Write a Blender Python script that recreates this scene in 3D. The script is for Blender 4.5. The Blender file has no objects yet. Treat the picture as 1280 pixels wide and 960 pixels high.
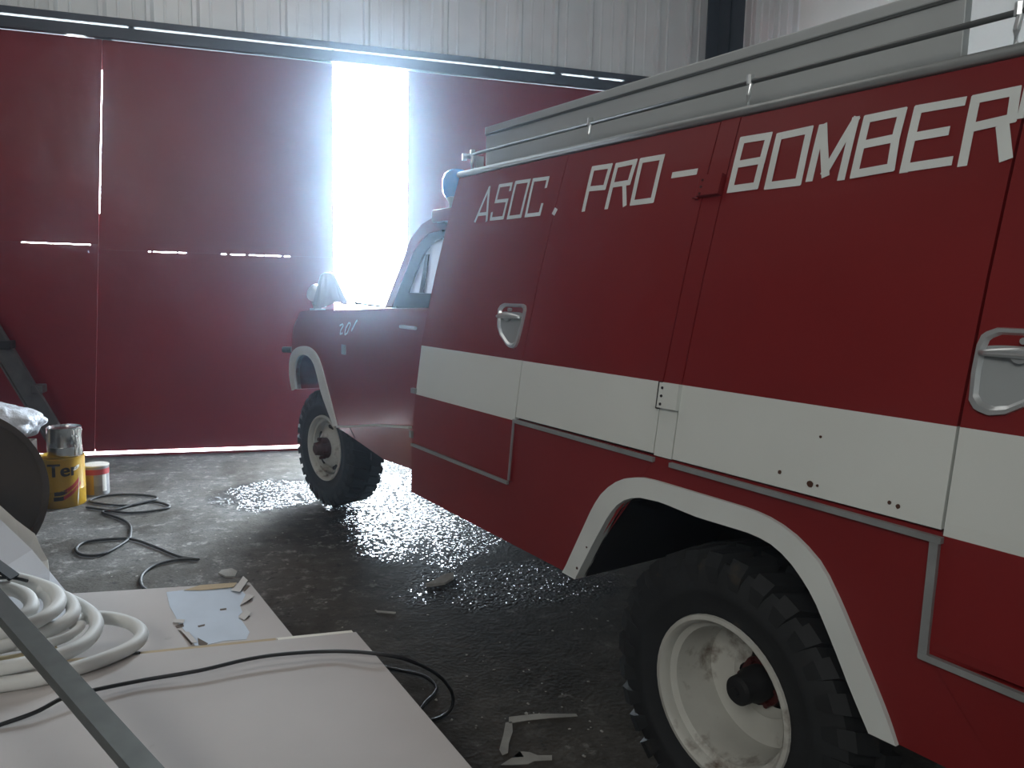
import bpy, bmesh, math, random
from mathutils import Vector, Matrix
random.seed(7)
sc = bpy.context.scene
COL = sc.collection
# ------------------------------------------------------------------ camera
FPX, CAMH = 950.0, 1.55
ROLL, PITCH, YAW = math.radians(1.32), math.atan(115 / FPX), math.radians(16.3)
_fw = Vector((math.sin(YAW), math.cos(YAW), 0)); _rt = Vector((math.cos(YAW), -math.sin(YAW), 0)); _up = Vector((0, 0, 1))
CF = _fw * math.cos(PITCH) - _up * math.sin(PITCH)
_u = _up * math.cos(PITCH) + _fw * math.sin(PITCH)
CR = _rt * math.cos(ROLL) + _u * math.sin(ROLL)
CU = -_rt * math.sin(ROLL) + _u * math.cos(ROLL)
CO = Vector((0, 0, CAMH))
cam_d = bpy.data.cameras.new('camera'); cam = bpy.data.objects.new('camera', cam_d); COL.objects.link(cam)
cam.matrix_world = Matrix(((CR.x, CU.x, -CF.x, CO.x), (CR.y, CU.y, -CF.y, CO.y), (CR.z, CU.z, -CF.z, CO.z), (0, 0, 0, 1)))
cam_d.sensor_width = 36; cam_d.lens = 36 * FPX / 1280; cam_d.clip_start = .02
sc.camera = cam
# ------------------------------------------------------------------ light
W = bpy.data.worlds.new('daylight'); sc.world = W; W.use_nodes = True
bg = W.node_tree.nodes['Background']; bg.inputs[0].default_value = (.76, .89, 1, 1); bg.inputs[1].default_value = 74
def area(name, loc, aim, sx, sy, power, color=(1, 1, 1)):
    l = bpy.data.lights.new(name, 'AREA'); l.shape = 'RECTANGLE'; l.size = sx; l.size_y = sy; l.energy = power; l.color = color
    o = bpy.data.objects.new(name, l); COL.objects.link(o); o.location = loc
    o.rotation_euler = (Vector(aim) - Vector(loc)).to_track_quat('-Z', 'Y').to_euler(); return o
area('rear_fill_light', (-3.0, -2.6, 4.3), (0.6, 3, 1.1), 3.2, 2.0, 124, (1, .985, .94))  # fill light added behind the camera; no doorway is built there
area('roof_light', (-.2, 4.6, 5.1), (-.2, 4.9, 0), 3.6, 3.2, 46, (1, .98, .94))
GY = 7.47
p = area('gate_portal', (.745, GY + .12, 1.85), (.745, 0, 1.85), .72, 3.7, 1)
p.data.cycles.is_portal = True
sc.view_settings.view_transform = 'Standard'; sc.view_settings.look = 'None'; sc.view_settings.exposure = 0; sc.view_settings.gamma = 1
sc.view_settings.use_curve_mapping = False
cy = sc.cycles; cy.use_denoising = True; cy.max_bounces = 7; cy.diffuse_bounces = 4; cy.glossy_bounces = 4; cy.transmission_bounces = 6
cy.volume_bounces = 1; cy.sample_clamp_indirect = 6; cy.caustics_reflective = True; cy.blur_glossy = .6; cy.caustics_refractive = False; cy.volume_max_steps = 64

# ------------------------------------------------------------------ survey of the place (metres)
def ray(x, y): return CR * ((x - 640) / FPX) - CU * ((y - 480) / FPX) + CF
def at_z(x, y, z=0.0):
    d = ray(x, y); return CO + d * ((z - CAMH) / d.z)
def at_y(x, y, Y):
    d = ray(x, y); return CO + d * (Y / d.y)
def at_x(x, y, X):
    d = ray(x, y); return CO + d * (X / d.x)
TA = math.radians(18.1)
TD = Vector((-math.sin(TA), math.cos(TA), 0)); TN = Vector((-math.cos(TA), -math.sin(TA), 0)); T0 = Vector((1.1423, 1.7483, 0))
PZ = [0, .62, .85, 1.1, 1.3, 1.6, 1.8, 1.95, 2.1, 2.2]; PO = [0, 0, 0, -.02, -.045, -.11, -.16, -.2, -.245, -.29]
def prof(z):            # how far outboard the body skin stands at height z (it leans in towards the roof)
    if z <= PZ[0]: return .05
    for i in range(len(PZ) - 1):
        if z <= PZ[i + 1]: return .05 + PO[i] + (PO[i + 1] - PO[i]) * (z - PZ[i]) / (PZ[i + 1] - PZ[i])
    return .05 + PO[-1]
def tr(x, y, o=None):   # a point of the truck side: (metres forward of the rear axle, height)
    d = ray(x, y); oo = .05 if o is None else o
    for _ in range(60 if o is None else 1):
        P = CO + d * ((T0 + TN * oo - CO).dot(TN) / d.dot(TN)) - T0
        if o is None: oo = .5 * oo + .5 * prof(P.z)
    return (P.dot(TD), P.z)

# ------------------------------------------------------------------ materials
def mat(name, color, rough=.6, metal=0, spec=.5, coat=0, bump=None, var=None, dirt=None, trans=0, alpha=1, coord='Object'):
    """bump=(scale,strength[,distance]) var=(scale,amount) dirt=(scale,threshold,color,softness)"""
    m = bpy.data.materials.new(name); m.use_nodes = True; nt = m.node_tree; N = nt.nodes; L = nt.links
    b = N['Principled BSDF']; b.inputs['Roughness'].default_value = rough; b.inputs['Metallic'].default_value = metal
    b.inputs['Specular IOR Level'].default_value = spec; b.inputs['Coat Weight'].default_value = coat; b.inputs['Coat Roughness'].default_value = .12
    b.inputs['Base Color'].default_value = (*color, 1); b.inputs['Transmission Weight'].default_value = trans; b.inputs['Alpha'].default_value = alpha
    tc = N.new('ShaderNodeTexCoord'); src = tc.outputs[coord]; col = None
    if var:
        n = N.new('ShaderNodeTexNoise'); n.inputs['Scale'].default_value = var[0]; n.inputs['Detail'].default_value = 6; L.new(src, n.inputs['Vector'])
        r = N.new('ShaderNodeMapRange'); r.inputs['From Min'].default_value = .3; r.inputs['From Max'].default_value = .7
        r.inputs['To Min'].default_value = 1 - var[1]; r.inputs['To Max'].default_value = 1 + var[1]; L.new(n.outputs['Fac'], r.inputs['Value'])
        mx = N.new('ShaderNodeMix'); mx.data_type = 'RGBA'; mx.blend_type = 'MULTIPLY'; mx.inputs['Factor'].default_value = 1
        mx.inputs['A'].default_value = (*color, 1); L.new(r.outputs['Result'], mx.inputs['B']); col = mx.outputs['Result']; L.new(col, b.inputs['Base Color'])
    if dirt:
        n = N.new('ShaderNodeTexNoise'); n.inputs['Scale'].default_value = dirt[0]; n.inputs['Detail'].default_value = 8; n.inputs['Roughness'].default_value = .65; L.new(src, n.inputs['Vector'])
        r = N.new('ShaderNodeMapRange'); r.inputs['From Min'].default_value = dirt[1]; r.inputs['From Max'].default_value = dirt[1] + dirt[3]; L.new(n.outputs['Fac'], r.inputs['Value'])
        mx = N.new('ShaderNodeMix'); mx.data_type = 'RGBA'; L.new(r.outputs['Result'], mx.inputs['Factor'])
        if col: L.new(col, mx.inputs['A'])
        else: mx.inputs['A'].default_value = (*color, 1)
        mx.inputs['B'].default_value = (*dirt[2], 1); L.new(mx.outputs['Result'], b.inputs['Base Color'])
    if bump:
        n = N.new('ShaderNodeTexNoise'); n.inputs['Scale'].default_value = bump[0]; n.inputs['Detail'].default_value = 4; L.new(src, n.inputs['Vector'])
        bp = N.new('ShaderNodeBump'); bp.inputs['Strength'].default_value = bump[1]; bp.inputs['Distance'].default_value = bump[2] if len(bump) > 2 else .01
        L.new(n.outputs['Fac'], bp.inputs['Height']); L.new(bp.outputs['Normal'], b.inputs['Normal'])
    return m
RED = mat('truck_red_paint', (.185, .0105, .0115), .45, spec=.35, coat=.03, var=(1.3, .12), bump=(2.2, .25, .02))
WHITE = mat('truck_white_paint', (.66, .69, .66), .45, var=(1.5, .05), dirt=(9, .72, (.28, .22, .14), .06))
LETTER = mat('lettering_white', (.68, .72, .70), .55, var=(6, .08))
ARCHW = mat('arch_white_paint', (.62, .65, .63), .5, var=(4, .07), dirt=(16, .70, (.2, .15, .1), .06))
CABRED = mat('cab_red_paint', (.20, .014, .018), .28, coat=.25, var=(2, .08))
GATE = mat('gate_red_enamel', (.175, .002, .007), .30, spec=.22, coat=.0, bump=(1.1, .5, .05), var=(1.2, .12))
GATEFR = mat('gate_frame_dark', (.03, .035, .045), .5)
ALU = mat('dull_aluminium', (.46, .49, .495), .55, .25, var=(3, .06))
ALUD = mat('grey_painted_rail', (.12, .13, .13), .45, .5)
STEELG = mat('grey_steel_trim', (.34, .36, .36), .45, .5, var=(12, .12))
CHROME = mat('worn_chrome', (.62, .65, .66), .3, .65, bump=(25, .15, .004))
PLATE = mat('handle_recess_metal', (.36, .39, .40), .5, .3)
DARK = mat('underbody_black', (.008, .008, .009), .75)
DARKG = mat('panel_gap_black', (.004, .003, .003), .9)
RUBBER = mat('tyre_rubber', (.016, .018, .020), .72, var=(6, .25), dirt=(9, .60, (.055, .045, .033), .12), bump=(60, .3, .002))
RIMW = mat('rim_cream_paint', (.50, .50, .46), .5, var=(6, .12), dirt=(7, .56, (.10, .06, .035), .16))
HUBR = mat('hub_dark_red', (.06, .008, .007), .5)
RUST = mat('rusty_hub', (.055, .018, .012), .7, bump=(40, .4, .005))
GLASS = mat('dusty_cab_glass', (.75, .78, .82), .25, alpha=.35)
nt = GLASS.node_tree; _t = nt.nodes.new('ShaderNodeBsdfTranslucent'); _t.inputs[0].default_value = (.70, .74, .80, 1); _p = nt.nodes.new('ShaderNodeBsdfTransparent')
_m = nt.nodes.new('ShaderNodeMixShader'); _m.inputs[0].default_value = .45; nt.links.new(_p.outputs[0], _m.inputs[1]); nt.links.new(_t.outputs[0], _m.inputs[2])
_m2 = nt.nodes.new('ShaderNodeMixShader'); _m2.inputs[0].default_value = .12; nt.nodes['Principled BSDF'].inputs['Alpha'].default_value = 1; nt.links.new(_m.outputs[0], _m2.inputs[1]); nt.links.new(nt.nodes['Principled BSDF'].outputs[0], _m2.inputs[2]); nt.links.new(_m2.outputs[0], nt.nodes['Material Output'].inputs['Surface'])
BLUE = mat('blue_beacon_lens', (.05, .32, .75), .12, trans=.55)
CORR = mat('galvanised_sheet', (.76, .80, .82), .5, .05, var=(2.2, .08))
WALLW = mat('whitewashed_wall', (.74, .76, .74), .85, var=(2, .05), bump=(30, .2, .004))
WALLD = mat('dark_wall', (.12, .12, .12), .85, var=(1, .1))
BOARD = mat('board_paper_face', (.53, .50, .485), .75, var=(2.2, .06), dirt=(5, .66, (.36, .33, .31), .12))
BOARDE = mat('board_tan_edge', (.50, .40, .26), .85)
BOARDW = mat('board_white_edge', (.85, .84, .76), .8)
PATCH = mat('pale_blue_paper', (.58, .66, .76), .7, var=(7, .06))
TORN = mat('torn_paper', (.60, .58, .56), .8)
TARD = mat('exposed_dark_core', (.13, .10, .08), .9)
HOSEM = mat('white_hose_plastic', (.72, .73, .71), .55, var=(5, .05))
HOSEY = mat('yellowed_hose_plastic', (.66, .56, .34), .45)
CABLEM = mat('black_cable_rubber', (.010, .010, .011), .45)
CABLED = mat('dusty_cable', (.045, .045, .045), .6, var=(14, .4))
STUD = mat('dull_stud_steel', (.115, .125, .12), .5, .7, var=(18, .12))
CARD = mat('brown_fibreboard', (.060, .045, .035), .8, var=(3, .2))
SHEET = mat('white_plastic_sheet', (.66, .70, .77), .5, bump=(3, .3, .02))
PAPERC = mat('creamy_paper', (.74, .72, .66), .8)
YEL = mat('yellow_tin_paint', (.48, .28, .015), .35, var=(8, .07))
BLK = mat('black_print', (.02, .017, .02), .5)
REDP = mat('red_print', (.42, .03, .03), .5)
WHT = mat('white_plaster_drip', (.85, .85, .80), .6)
TIN = mat('bare_tin', (.62, .63, .63), .22, 1, bump=(9, .35, .01))
TINW = mat('grey_label', (.30, .30, .31), .6)
FILM = mat('crumpled_plastic_film', (.80, .85, .92), .16, trans=.15, bump=(22, .8, .02))
BEAMM = mat('dark_leaning_steel', (.085, .085, .085), .6, .3, var=(9, .3))
CLOTH = mat('silver_grey_cloth', (.42, .47, .52), .45, .25, bump=(30, .3, .004))
PLAST = mat('dry_plaster', (.33, .325, .30), .9, var=(10, .2))
WOOD = mat('rough_timber', (.20, .14, .08), .85, var=(12, .2))
CONC = mat('outside_concrete', (.55, .54, .50), .9)

def floor_material():
    m = bpy.data.materials.new('stained_concrete_floor'); m.use_nodes = True; nt = m.node_tree; N = nt.nodes; L = nt.links
    b = N['Principled BSDF']; tc = N.new('ShaderNodeTexCoord'); src = tc.outputs['Object']
    def noise(s, d=8, r=.6):
        n = N.new('ShaderNodeTexNoise'); n.inputs['Scale'].default_value = s; n.inputs['Detail'].default_value = d; n.inputs['Roughness'].default_value = r; L.new(src, n.inputs['Vector']); return n.outputs['Fac']
    def rng(v, a, c, lo=0, hi=1):
        r = N.new('ShaderNodeMapRange'); r.inputs['From Min'].default_value = a; r.inputs['From Max'].default_value = c; r.inputs['To Min'].default_value = lo; r.inputs['To Max'].default_value = hi; L.new(v, r.inputs['Value']); return r.outputs['Result']
    def math_(op, a, c):
        r = N.new('ShaderNodeMath'); r.operation = op
        for i, v in enumerate((a, c)):
            if isinstance(v, (int, float)): r.inputs[i].default_value = v
            else: L.new(v, r.inputs[i])
        return r.outputs[0]
    def blob(cx, cy_, rx, ry, soft=.35):      # patch mask, an ellipse broken up by noise
        v = N.new('ShaderNodeVectorMath'); v.operation = 'SUBTRACT'; v.inputs[1].default_value = (cx, cy_, 0); L.new(src, v.inputs[0])
        w = N.new('ShaderNodeVectorMath'); w.operation = 'MULTIPLY'; w.inputs[1].default_value = (1 / rx, 1 / ry, 0); L.new(v.outputs[0], w.inputs[0])
        l = N.new('ShaderNodeVectorMath'); l.operation = 'LENGTH'; L.new(w.outputs[0], l.inputs[0])
        q = math_('ADD', l.outputs['Value'], rng(noise(3.2, 5), .3, .7, -.25, .25))
        return rng(q, 1 + soft / 2, 1 - soft / 2)
    def mixc(f, a, c):
        r = N.new('ShaderNodeMix'); r.data_type = 'RGBA'; L.new(f, r.inputs['Factor'])
        for k, v in (('A', a), ('B', c)):
            if isinstance(v, tuple): r.inputs[k].default_value = (*v, 1)
            else: L.new(v, r.inputs[k])
        return r.outputs['Result']
    dust = math_('MULTIPLY', rng(noise(1.7), .42, .6), blob(-1.1, 5.2, 1.3, 2.6, .6))
    c = mixc(rng(noise(.9), .35, .65), (.058, .050, .042), (.098, .090, .078))
    c = mixc(rng(noise(7), .45, .75), c, (.13, .122, .11))
    c = mixc(dust, c, (.155, .15, .143))
    c = mixc(rng(noise(5.5, 10, .7), .62, .68), c, (.26, .25, .235))
    wet = math_('MAXIMUM', math_('MAXIMUM', blob(.85, 5.35, .62, 1.25), blob(-.12, 5.85, .42, .42)), math_('MULTIPLY', blob(1.1, 3.75, .6, .3), .6))
    damp_shade = math_('MAXIMUM', blob(.95, 4.3, .72, 1.9, .7), blob(.38, 4.85, .5, .5, .7))  # damp floor plus painted shadow under the truck and around its front wheel
    c = mixc(math_('MULTIPLY', damp_shade, .62), c, (.018, .017, .016))
    c = mixc(math_('MULTIPLY', wet, .85), c, (.012, .012, .013))
    c = mixc(math_('MULTIPLY', rng(noise(11, 10, .8), .53, .60), rng(dust, 0, .6, .12, 1)), c, (.30, .295, .28))
    c = mixc(rng(noise(15, 8, .75), .55, .64, 0, .7), c, (.03, .029, .027))
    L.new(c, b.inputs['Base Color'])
    cell = N.new('ShaderNodeTexVoronoi'); cell.inputs['Scale'].default_value = 46; L.new(src, cell.inputs['Vector'])
    q = math_('ADD', math_('MULTIPLY', wet, .62), math_('SUBTRACT', .38, cell.outputs['Distance']))
    shiny = math_('MULTIPLY', rng(q, .42, .50), rng(noise(60, 2), .40, .50))
    L.new(rng(shiny, 0, 1, .85, .12), b.inputs['Roughness'])
    L.new(rng(shiny, 0, 1, .12, .8), b.inputs['Specular IOR Level'])
    vo = N.new('ShaderNodeTexVoronoi'); vo.inputs['Scale'].default_value = 70; vo.feature = 'SMOOTH_F1'; L.new(src, vo.inputs['Vector'])
    h = math_('ADD', math_('MULTIPLY', vo.outputs['Distance'], 1.0), math_('MULTIPLY', noise(30, 3), .8))
    bp = N.new('ShaderNodeBump'); bp.inputs['Distance'].default_value = .02; L.new(h, bp.inputs['Height']); L.new(rng(wet, 0, 1, .14, 1.0), bp.inputs['Strength'])
    L.new(bp.outputs['Normal'], b.inputs['Normal'])
    return m
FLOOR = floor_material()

# ------------------------------------------------------------------ mesh helpers
def build(name, bm, m, parent=None, smooth=False, tri=False, **kw):
    me = bpy.data.meshes.new(name)
    if tri: bmesh.ops.triangulate(bm, faces=bm.faces[:])
    bmesh.ops.recalc_face_normals(bm, faces=bm.faces[:]); bm.to_mesh(me); bm.free()
    for x in (m if isinstance(m, (list, tuple)) else [m]): me.materials.append(x)
    if smooth:
        for f in me.polygons: f.use_smooth = True
        if smooth != True:
            me.set_sharp_from_angle(angle=math.radians(smooth))
    o = bpy.data.objects.new(name, me); COL.objects.link(o)
    if parent: o.parent = parent
    for k, v in kw.items(): o[k] = v
    return o
def tag(o, label, cat, group=None):
    o['label'] = label; o['category'] = cat
    if group: o['group'] = group
    return o
def empty(name, loc=(0, 0, 0), rz=0, label=None, cat=None):
    o = bpy.data.objects.new(name, None); COL.objects.link(o); o.location = loc; o.rotation_euler = (0, 0, rz); o.empty_display_size = .1
    if label: tag(o, label, cat)
    return o
def bx(bm, a, b, rot=None, at=None, bev=0):
    """box between corners a and b"""
    a, b = Vector(a), Vector(b); c = (a + b) / 2; s = b - a
    M = Matrix.Translation(c) @ Matrix.Diagonal((*[abs(v) for v in s], 1))
    r = bmesh.ops.create_cube(bm, size=1, matrix=M)
    if bev:
        es = list({e for v in r['verts'] for e in v.link_edges})
        r2 = bmesh.ops.bevel(bm, geom=es, offset=bev, segments=2, affect='EDGES', profile=.5)
        vs = list({v for f in r2['faces'] for v in f.verts} | {v for v in r['verts'] if v.is_valid})
    else: vs = r['verts']
    if rot is not None: bmesh.ops.transform(bm, matrix=Matrix.Translation(Vector(at or (0, 0, 0))) @ rot, verts=vs)
    return vs
def bar(bm, p, q, w, h, up=(0, 0, 1)):
    p, q = Vector(p), Vector(q); d = (q - p); L_ = d.length; d.normalize(); s = d.cross(Vector(up)).normalized(); t = s.cross(d)
    vs = [bm.verts.new(e + s * (w / 2 * i) + t * (h / 2 * j)) for e in (p, q) for i, j in ((-1, -1), (1, -1), (1, 1), (-1, 1))]
    for f in ((0, 1, 2, 3), (4, 5, 6, 7), (0, 1, 5, 4), (1, 2, 6, 5), (2, 3, 7, 6), (3, 0, 4, 7)): bm.faces.new([vs[i] for i in f])
    return vs
def tube(bm, pts, r, n=8, closed=False):
    pts = [Vector(p) for p in pts]; rings = []; up = Vector((0, 0, 1)); m_ = len(pts)
    for i, p_ in enumerate(pts):
        a = pts[(i - 1) % m_] if (i or closed) else p_; c = pts[(i + 1) % m_] if (i < m_ - 1 or closed) else p_
        d = (c - a).normalized(); s = d.cross(up)
        if s.length < 1e-3: s = d.cross(Vector((1, 0, 0)))
        s.normalize(); t = s.cross(d); rr = r[i] if isinstance(r, (list, tuple)) else r
        rings.append([bm.verts.new(p_ + (s * math.cos(k * math.tau / n) + t * math.sin(k * math.tau / n)) * rr) for k in range(n)])
    for i in range(m_ if closed else m_ - 1):
        A, B = rings[i], rings[(i + 1) % m_]
        for k in range(n): bm.faces.new((A[k], A[(k + 1) % n], B[(k + 1) % n], B[k]))
    if not closed: bm.faces.new(rings[0]); bm.faces.new(rings[-1][::-1])
def spline(pts, n=8, closed=False):
    P = [Vector(p) for p in pts]; out = []; m_ = len(P)
    g = (lambda i: P[i % m_]) if closed else (lambda i: P[max(0, min(m_ - 1, i))])
    for i in range(m_ if closed else m_ - 1):
        a, b, c, d = g(i - 1), g(i), g(i + 1), g(i + 2)
        for k in range(n):
            t = k / n; out.append(.5 * ((2 * b) + (c - a) * t + (2 * a - 5 * b + 4 * c - d) * t * t + (3 * b - a - 3 * c + d) * t ** 3))
    if not closed: out.append(P[-1])
    return out
def lathe(bm, prof_, n=40, axis='y', close=False):
    """prof_: (r, h) pairs around the axis"""
    rings = []
    for r, h in prof_:
        ring = []
        for k in range(n):
            a = k * math.tau / n; c, s = r * math.cos(a), r * math.sin(a)
            ring.append(bm.verts.new((c, h, s) if axis == 'y' else (c, s, h)))
        rings.append(ring)
    for i in range(len(rings) - 1 + (1 if close else 0)):
        A, B = rings[i], rings[(i + 1) % len(rings)]
        for k in range(n): bm.faces.new((A[k], A[(k + 1) % n], B[(k + 1) % n], B[k]))
    return rings
def prism(bm, outline, d, f=None):
    """outline: 2-D points -> solid between map(p, 0) and map(p, d)"""
    A = [bm.verts.new(f(p_, 0)) for p_ in outline]; B = [bm.verts.new(f(p_, d)) for p_ in outline]
    bm.faces.new(A); bm.faces.new(B[::-1]); n = len(A)
    for i in range(n): bm.faces.new((A[i], A[(i + 1) % n], B[(i + 1) % n], B[i]))
    return A, B
def resample(P, n):
    P = [Vector((*p_, 0)) if len(p_) == 2 else Vector(p_) for p_ in P]; L_ = [0]
    for a, b in zip(P, P[1:]): L_.append(L_[-1] + (b - a).length)
    out = []
    for k in range(n):
        t = L_[-1] * k / (n - 1); i = max(j for j in range(len(L_) - 1) if L_[j] <= t + 1e-9)
        out.append(P[i].lerp(P[i + 1], (t - L_[i]) / max(1e-9, L_[i + 1] - L_[i])))
    return out

# ------------------------------------------------------------------ setting
def struct(o): o['kind'] = 'structure'; return o
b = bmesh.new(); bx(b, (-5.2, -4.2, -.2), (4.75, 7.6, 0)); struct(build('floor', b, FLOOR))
b = bmesh.new(); bx(b, (-14, 7.6, -.2), (18, 30, -.02)); struct(build('outside_ground', b, CONC))
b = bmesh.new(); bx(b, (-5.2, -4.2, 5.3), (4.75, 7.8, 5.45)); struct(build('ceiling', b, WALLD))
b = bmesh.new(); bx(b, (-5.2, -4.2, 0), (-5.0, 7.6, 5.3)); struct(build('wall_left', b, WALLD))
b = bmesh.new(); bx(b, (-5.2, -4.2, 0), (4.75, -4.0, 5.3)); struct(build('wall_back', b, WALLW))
# front wall: ribbed sheets above the gate
def ribs(name, p0, d, length, z0, z1, nrm, first=.1, pitch=.37, m=CORR, parent=None):
    """trapezoid ribbed sheet; p0 start, d direction, nrm towards the room"""
    b = bmesh.new(); d = Vector(d); nrm = Vector(nrm); x = 0; prof_ = [(0, 0)]; k = first
    while k + .07 < length:
        prof_ += [(k - .035, 0), (k - .022, .045), (k + .012, .045), (k + .035, 0), (k + .11, 0), (k + .117, .006), (k + .13, .006), (k + .137, 0), (k + .23, 0), (k + .237, .006), (k + .25, .006), (k + .257, 0)]; k += pitch
    prof_ = [q for q in prof_ if q[0] <= length] + [(length, 0)]
    lo = [b.verts.new(Vector(p0) + d * u + nrm * v + Vector((0, 0, z0))) for u, v in prof_]; hi = [b.verts.new(Vector(p0) + d * u + nrm * v + Vector((0, 0, z1))) for u, v in prof_]
    for i in range(len(lo) - 1): b.faces.new((lo[i], lo[i + 1], hi[i + 1], hi[i]))
    return build(name, b, m, parent)
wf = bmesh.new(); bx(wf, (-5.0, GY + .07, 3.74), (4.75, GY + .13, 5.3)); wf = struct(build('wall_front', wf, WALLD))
x = -5.0; i = 0
while x < 4.3:
    w_ = min(1.11, 4.32 - x)
    ribs('ribbed_sheet', (x, GY + .05 - .004 * (i % 2), 0), (1, 0, 0), w_ + .01, 3.74, 5.3, (0, -1, 0), first=.16); x += 1.11; i += 1
for o in [o for o in COL.objects if o.name.startswith('ribbed_sheet')]: o.parent = wf
# right wall: ribbed sheet in a dark corner, then a whitewashed stretch
XR = 4.5
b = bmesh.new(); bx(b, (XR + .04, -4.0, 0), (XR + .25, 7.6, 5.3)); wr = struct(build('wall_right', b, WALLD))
Y1 = at_x(1004, 30, XR).y; Y2 = at_x(922, 40, XR).y
ribs('ribbed_sheet', (XR, Y1, 0), (0, 1, 0), max(.2, Y2 - Y1), 0, 5.3, (-1, 0, 0), first=.12, pitch=.3, parent=wr)
b = bmesh.new(); bx(b, (XR - .04, -4.0, 0), (XR + .05, Y1, 5.3)); build('plastered_pier', b, WALLW, wr)
# dark steel column in the corner
b = bmesh.new(); bx(b, (4.33, 7.2, 0), (4.345, 7.5, 5.3)); bx(b, (4.33, 7.2, 0), (4.5, 7.215, 5.3)); bx(b, (4.2, 7.42, 0), (4.33, 7.44, 5.3))
build('corner_column', b, GATEFR, wr)
# gate beam, with daylight slits between its two rails
tb = bmesh.new(); bx(tb, (-5.0, GY - .06, 3.712), (4.5, GY + .06, 3.77)); tb = struct(build('trim_1', tb, GATEFR))
tb['label'] = 'dark steel track beam above the red gate'
b = bmesh.new(); bx(b, (-5.0, GY - .05, 3.605), (4.5, GY + .05, 3.697)); build('lower_track_rail', b, GATEFR, tb)
b = bmesh.new()
for u0, u1 in ((-5, -2.9), (-1.30, -1.26), (.39, .41), (1.98, 1.99), (2.55, 2.62), (2.98, 3.02), (3.3, 4.5)):
    bx(b, (u0, GY - .02, 3.697), (u1, GY + .03, 3.712))
build('track_bracket', b, GATEFR, tb)
b = bmesh.new(); bx(b, (-5, GY - .05, 0), (.40, GY + .06, .022)); bx(b, (1.09, GY - .05, 0), (4.5, GY + .06, .022)); struct(build('trim_2', b, GATE))
# red gate leaves
def leaf(name, x0, x1, cuts, zs, label, slits_mid, z_top=3.60, edge=True):
    e = bmesh.new(); 
    for u in (x0 + .045, x1 - .045):
        k_ = .055 if -1.7 < u < -1.5 else 0; bar(e, (u + k_ * -1.75, GY + .031, .05), (u + k_ * 1.8, GY + .031, z_top), .04, .038, (0, 1, 0))
    fr = struct(build(name, e, GATE)); fr['label'] = label
    for a, c in zip(cuts, cuts[1:]):
        for (za, zb) in zip(zs, zs[1:]):
            b = bmesh.new(); g = .003
            # sheet with a little skew, as hung
            f = lambda u, z: (u + ((z - 1.8) * .055 if -1.7 < u < -1.5 else 0.0), GY, z)
            vs = [f(a, za + g), f(c, za + g), f(c, zb - g), f(a, zb - g)]
            A = [b.verts.new(v) for v in vs]; B = [b.verts.new((v[0], v[1] + .012, v[2])) for v in vs]
            b.faces.new(A); b.faces.new(B[::-1])
            for i in range(4): b.faces.new((A[i], A[(i + 1) % 4], B[(i + 1) % 4], B[i]))
            build('gate_panel', b, GATE, fr)
    # mid rail behind the joint, broken where daylight comes through
    b = bmesh.new(); u = x0
    for s0, s1 in slits_mid + [(x1, x1)]:
        if s0 > u: bx(b, (u, GY + .013, zs[1] - .03), (s0, GY + .045, zs[1] + .03))
        u = s1
    build('gate_rail', b, GATE, fr)
    return fr
leaf('door_1', -5.0, -1.6085, [-5.0, -3.0, -1.6085], [.038, 1.875, 3.60], 'left leaf of the tall red sheet-metal gate', [(-2.2, -1.66)])
leaf('door_2', -1.6005, .40, [-1.6005, .40], [.038, 1.832, 3.60], 'red gate leaf between the seam and the bright opening', [(-1.21, -1.19), (-1.17, -.98), (-.96, -.90), (-.60, -.56), (-.52, -.40), (-.36, -.24), (-.22, -.08), (-.05, 0)])
leaf('door_3', 1.09, 4.5, [1.09, 2.8, 4.5], [.045, 1.84, 3.60], 'red gate leaf right of the bright opening, behind the truck', [])
# cover strips closing the vertical joint, daylight left at its top
b = bmesh.new()
for za, zb_ in ((.05, 2.15), (3.36, 3.60)): bar(b, (-1.6025 + (za - 1.8) * .055, GY + .056, za), (-1.6025 + (zb_ - 1.8) * .055, GY + .056, zb_), .05, .008, (0, 1, 0))
build('cover_strip', b, GATE, bpy.data.objects['door_1'])
b = bmesh.new(); bx(b, (-5, GY + .08, 3.55), (-1.8, GY + .09, 3.64)); bx(b, (-1.66, GY + .08, 3.55), (.40, GY + .09, 3.64)); bx(b, (1.09, GY + .08, 3.55), (4.5, GY + .09, 3.64)); build('head_flashing', b, GATEFR, tb)
# scattering haze added to imitate lens glare around the bright opening
hz = bpy.data.materials.new('glare_haze'); hz.use_nodes = True; nt = hz.node_tree; nt.nodes.remove(nt.nodes['Principled BSDF'])
v = nt.nodes.new('ShaderNodeVolumeScatter'); v.inputs['Color'].default_value = (.62, .80, 1, 1); v.inputs['Density'].default_value = .0105; v.inputs['Anisotropy'].default_value = .925
nt.links.new(v.outputs[0], nt.nodes['Material Output'].inputs['Volume'])
b = bmesh.new(); bx(b, (-4.98, -3.95, .01), (4.3, GY - .1, 5.2)); h = build('glare_haze_volume', b, hz, kind='structure'); h.display_type = 'WIRE'

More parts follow.
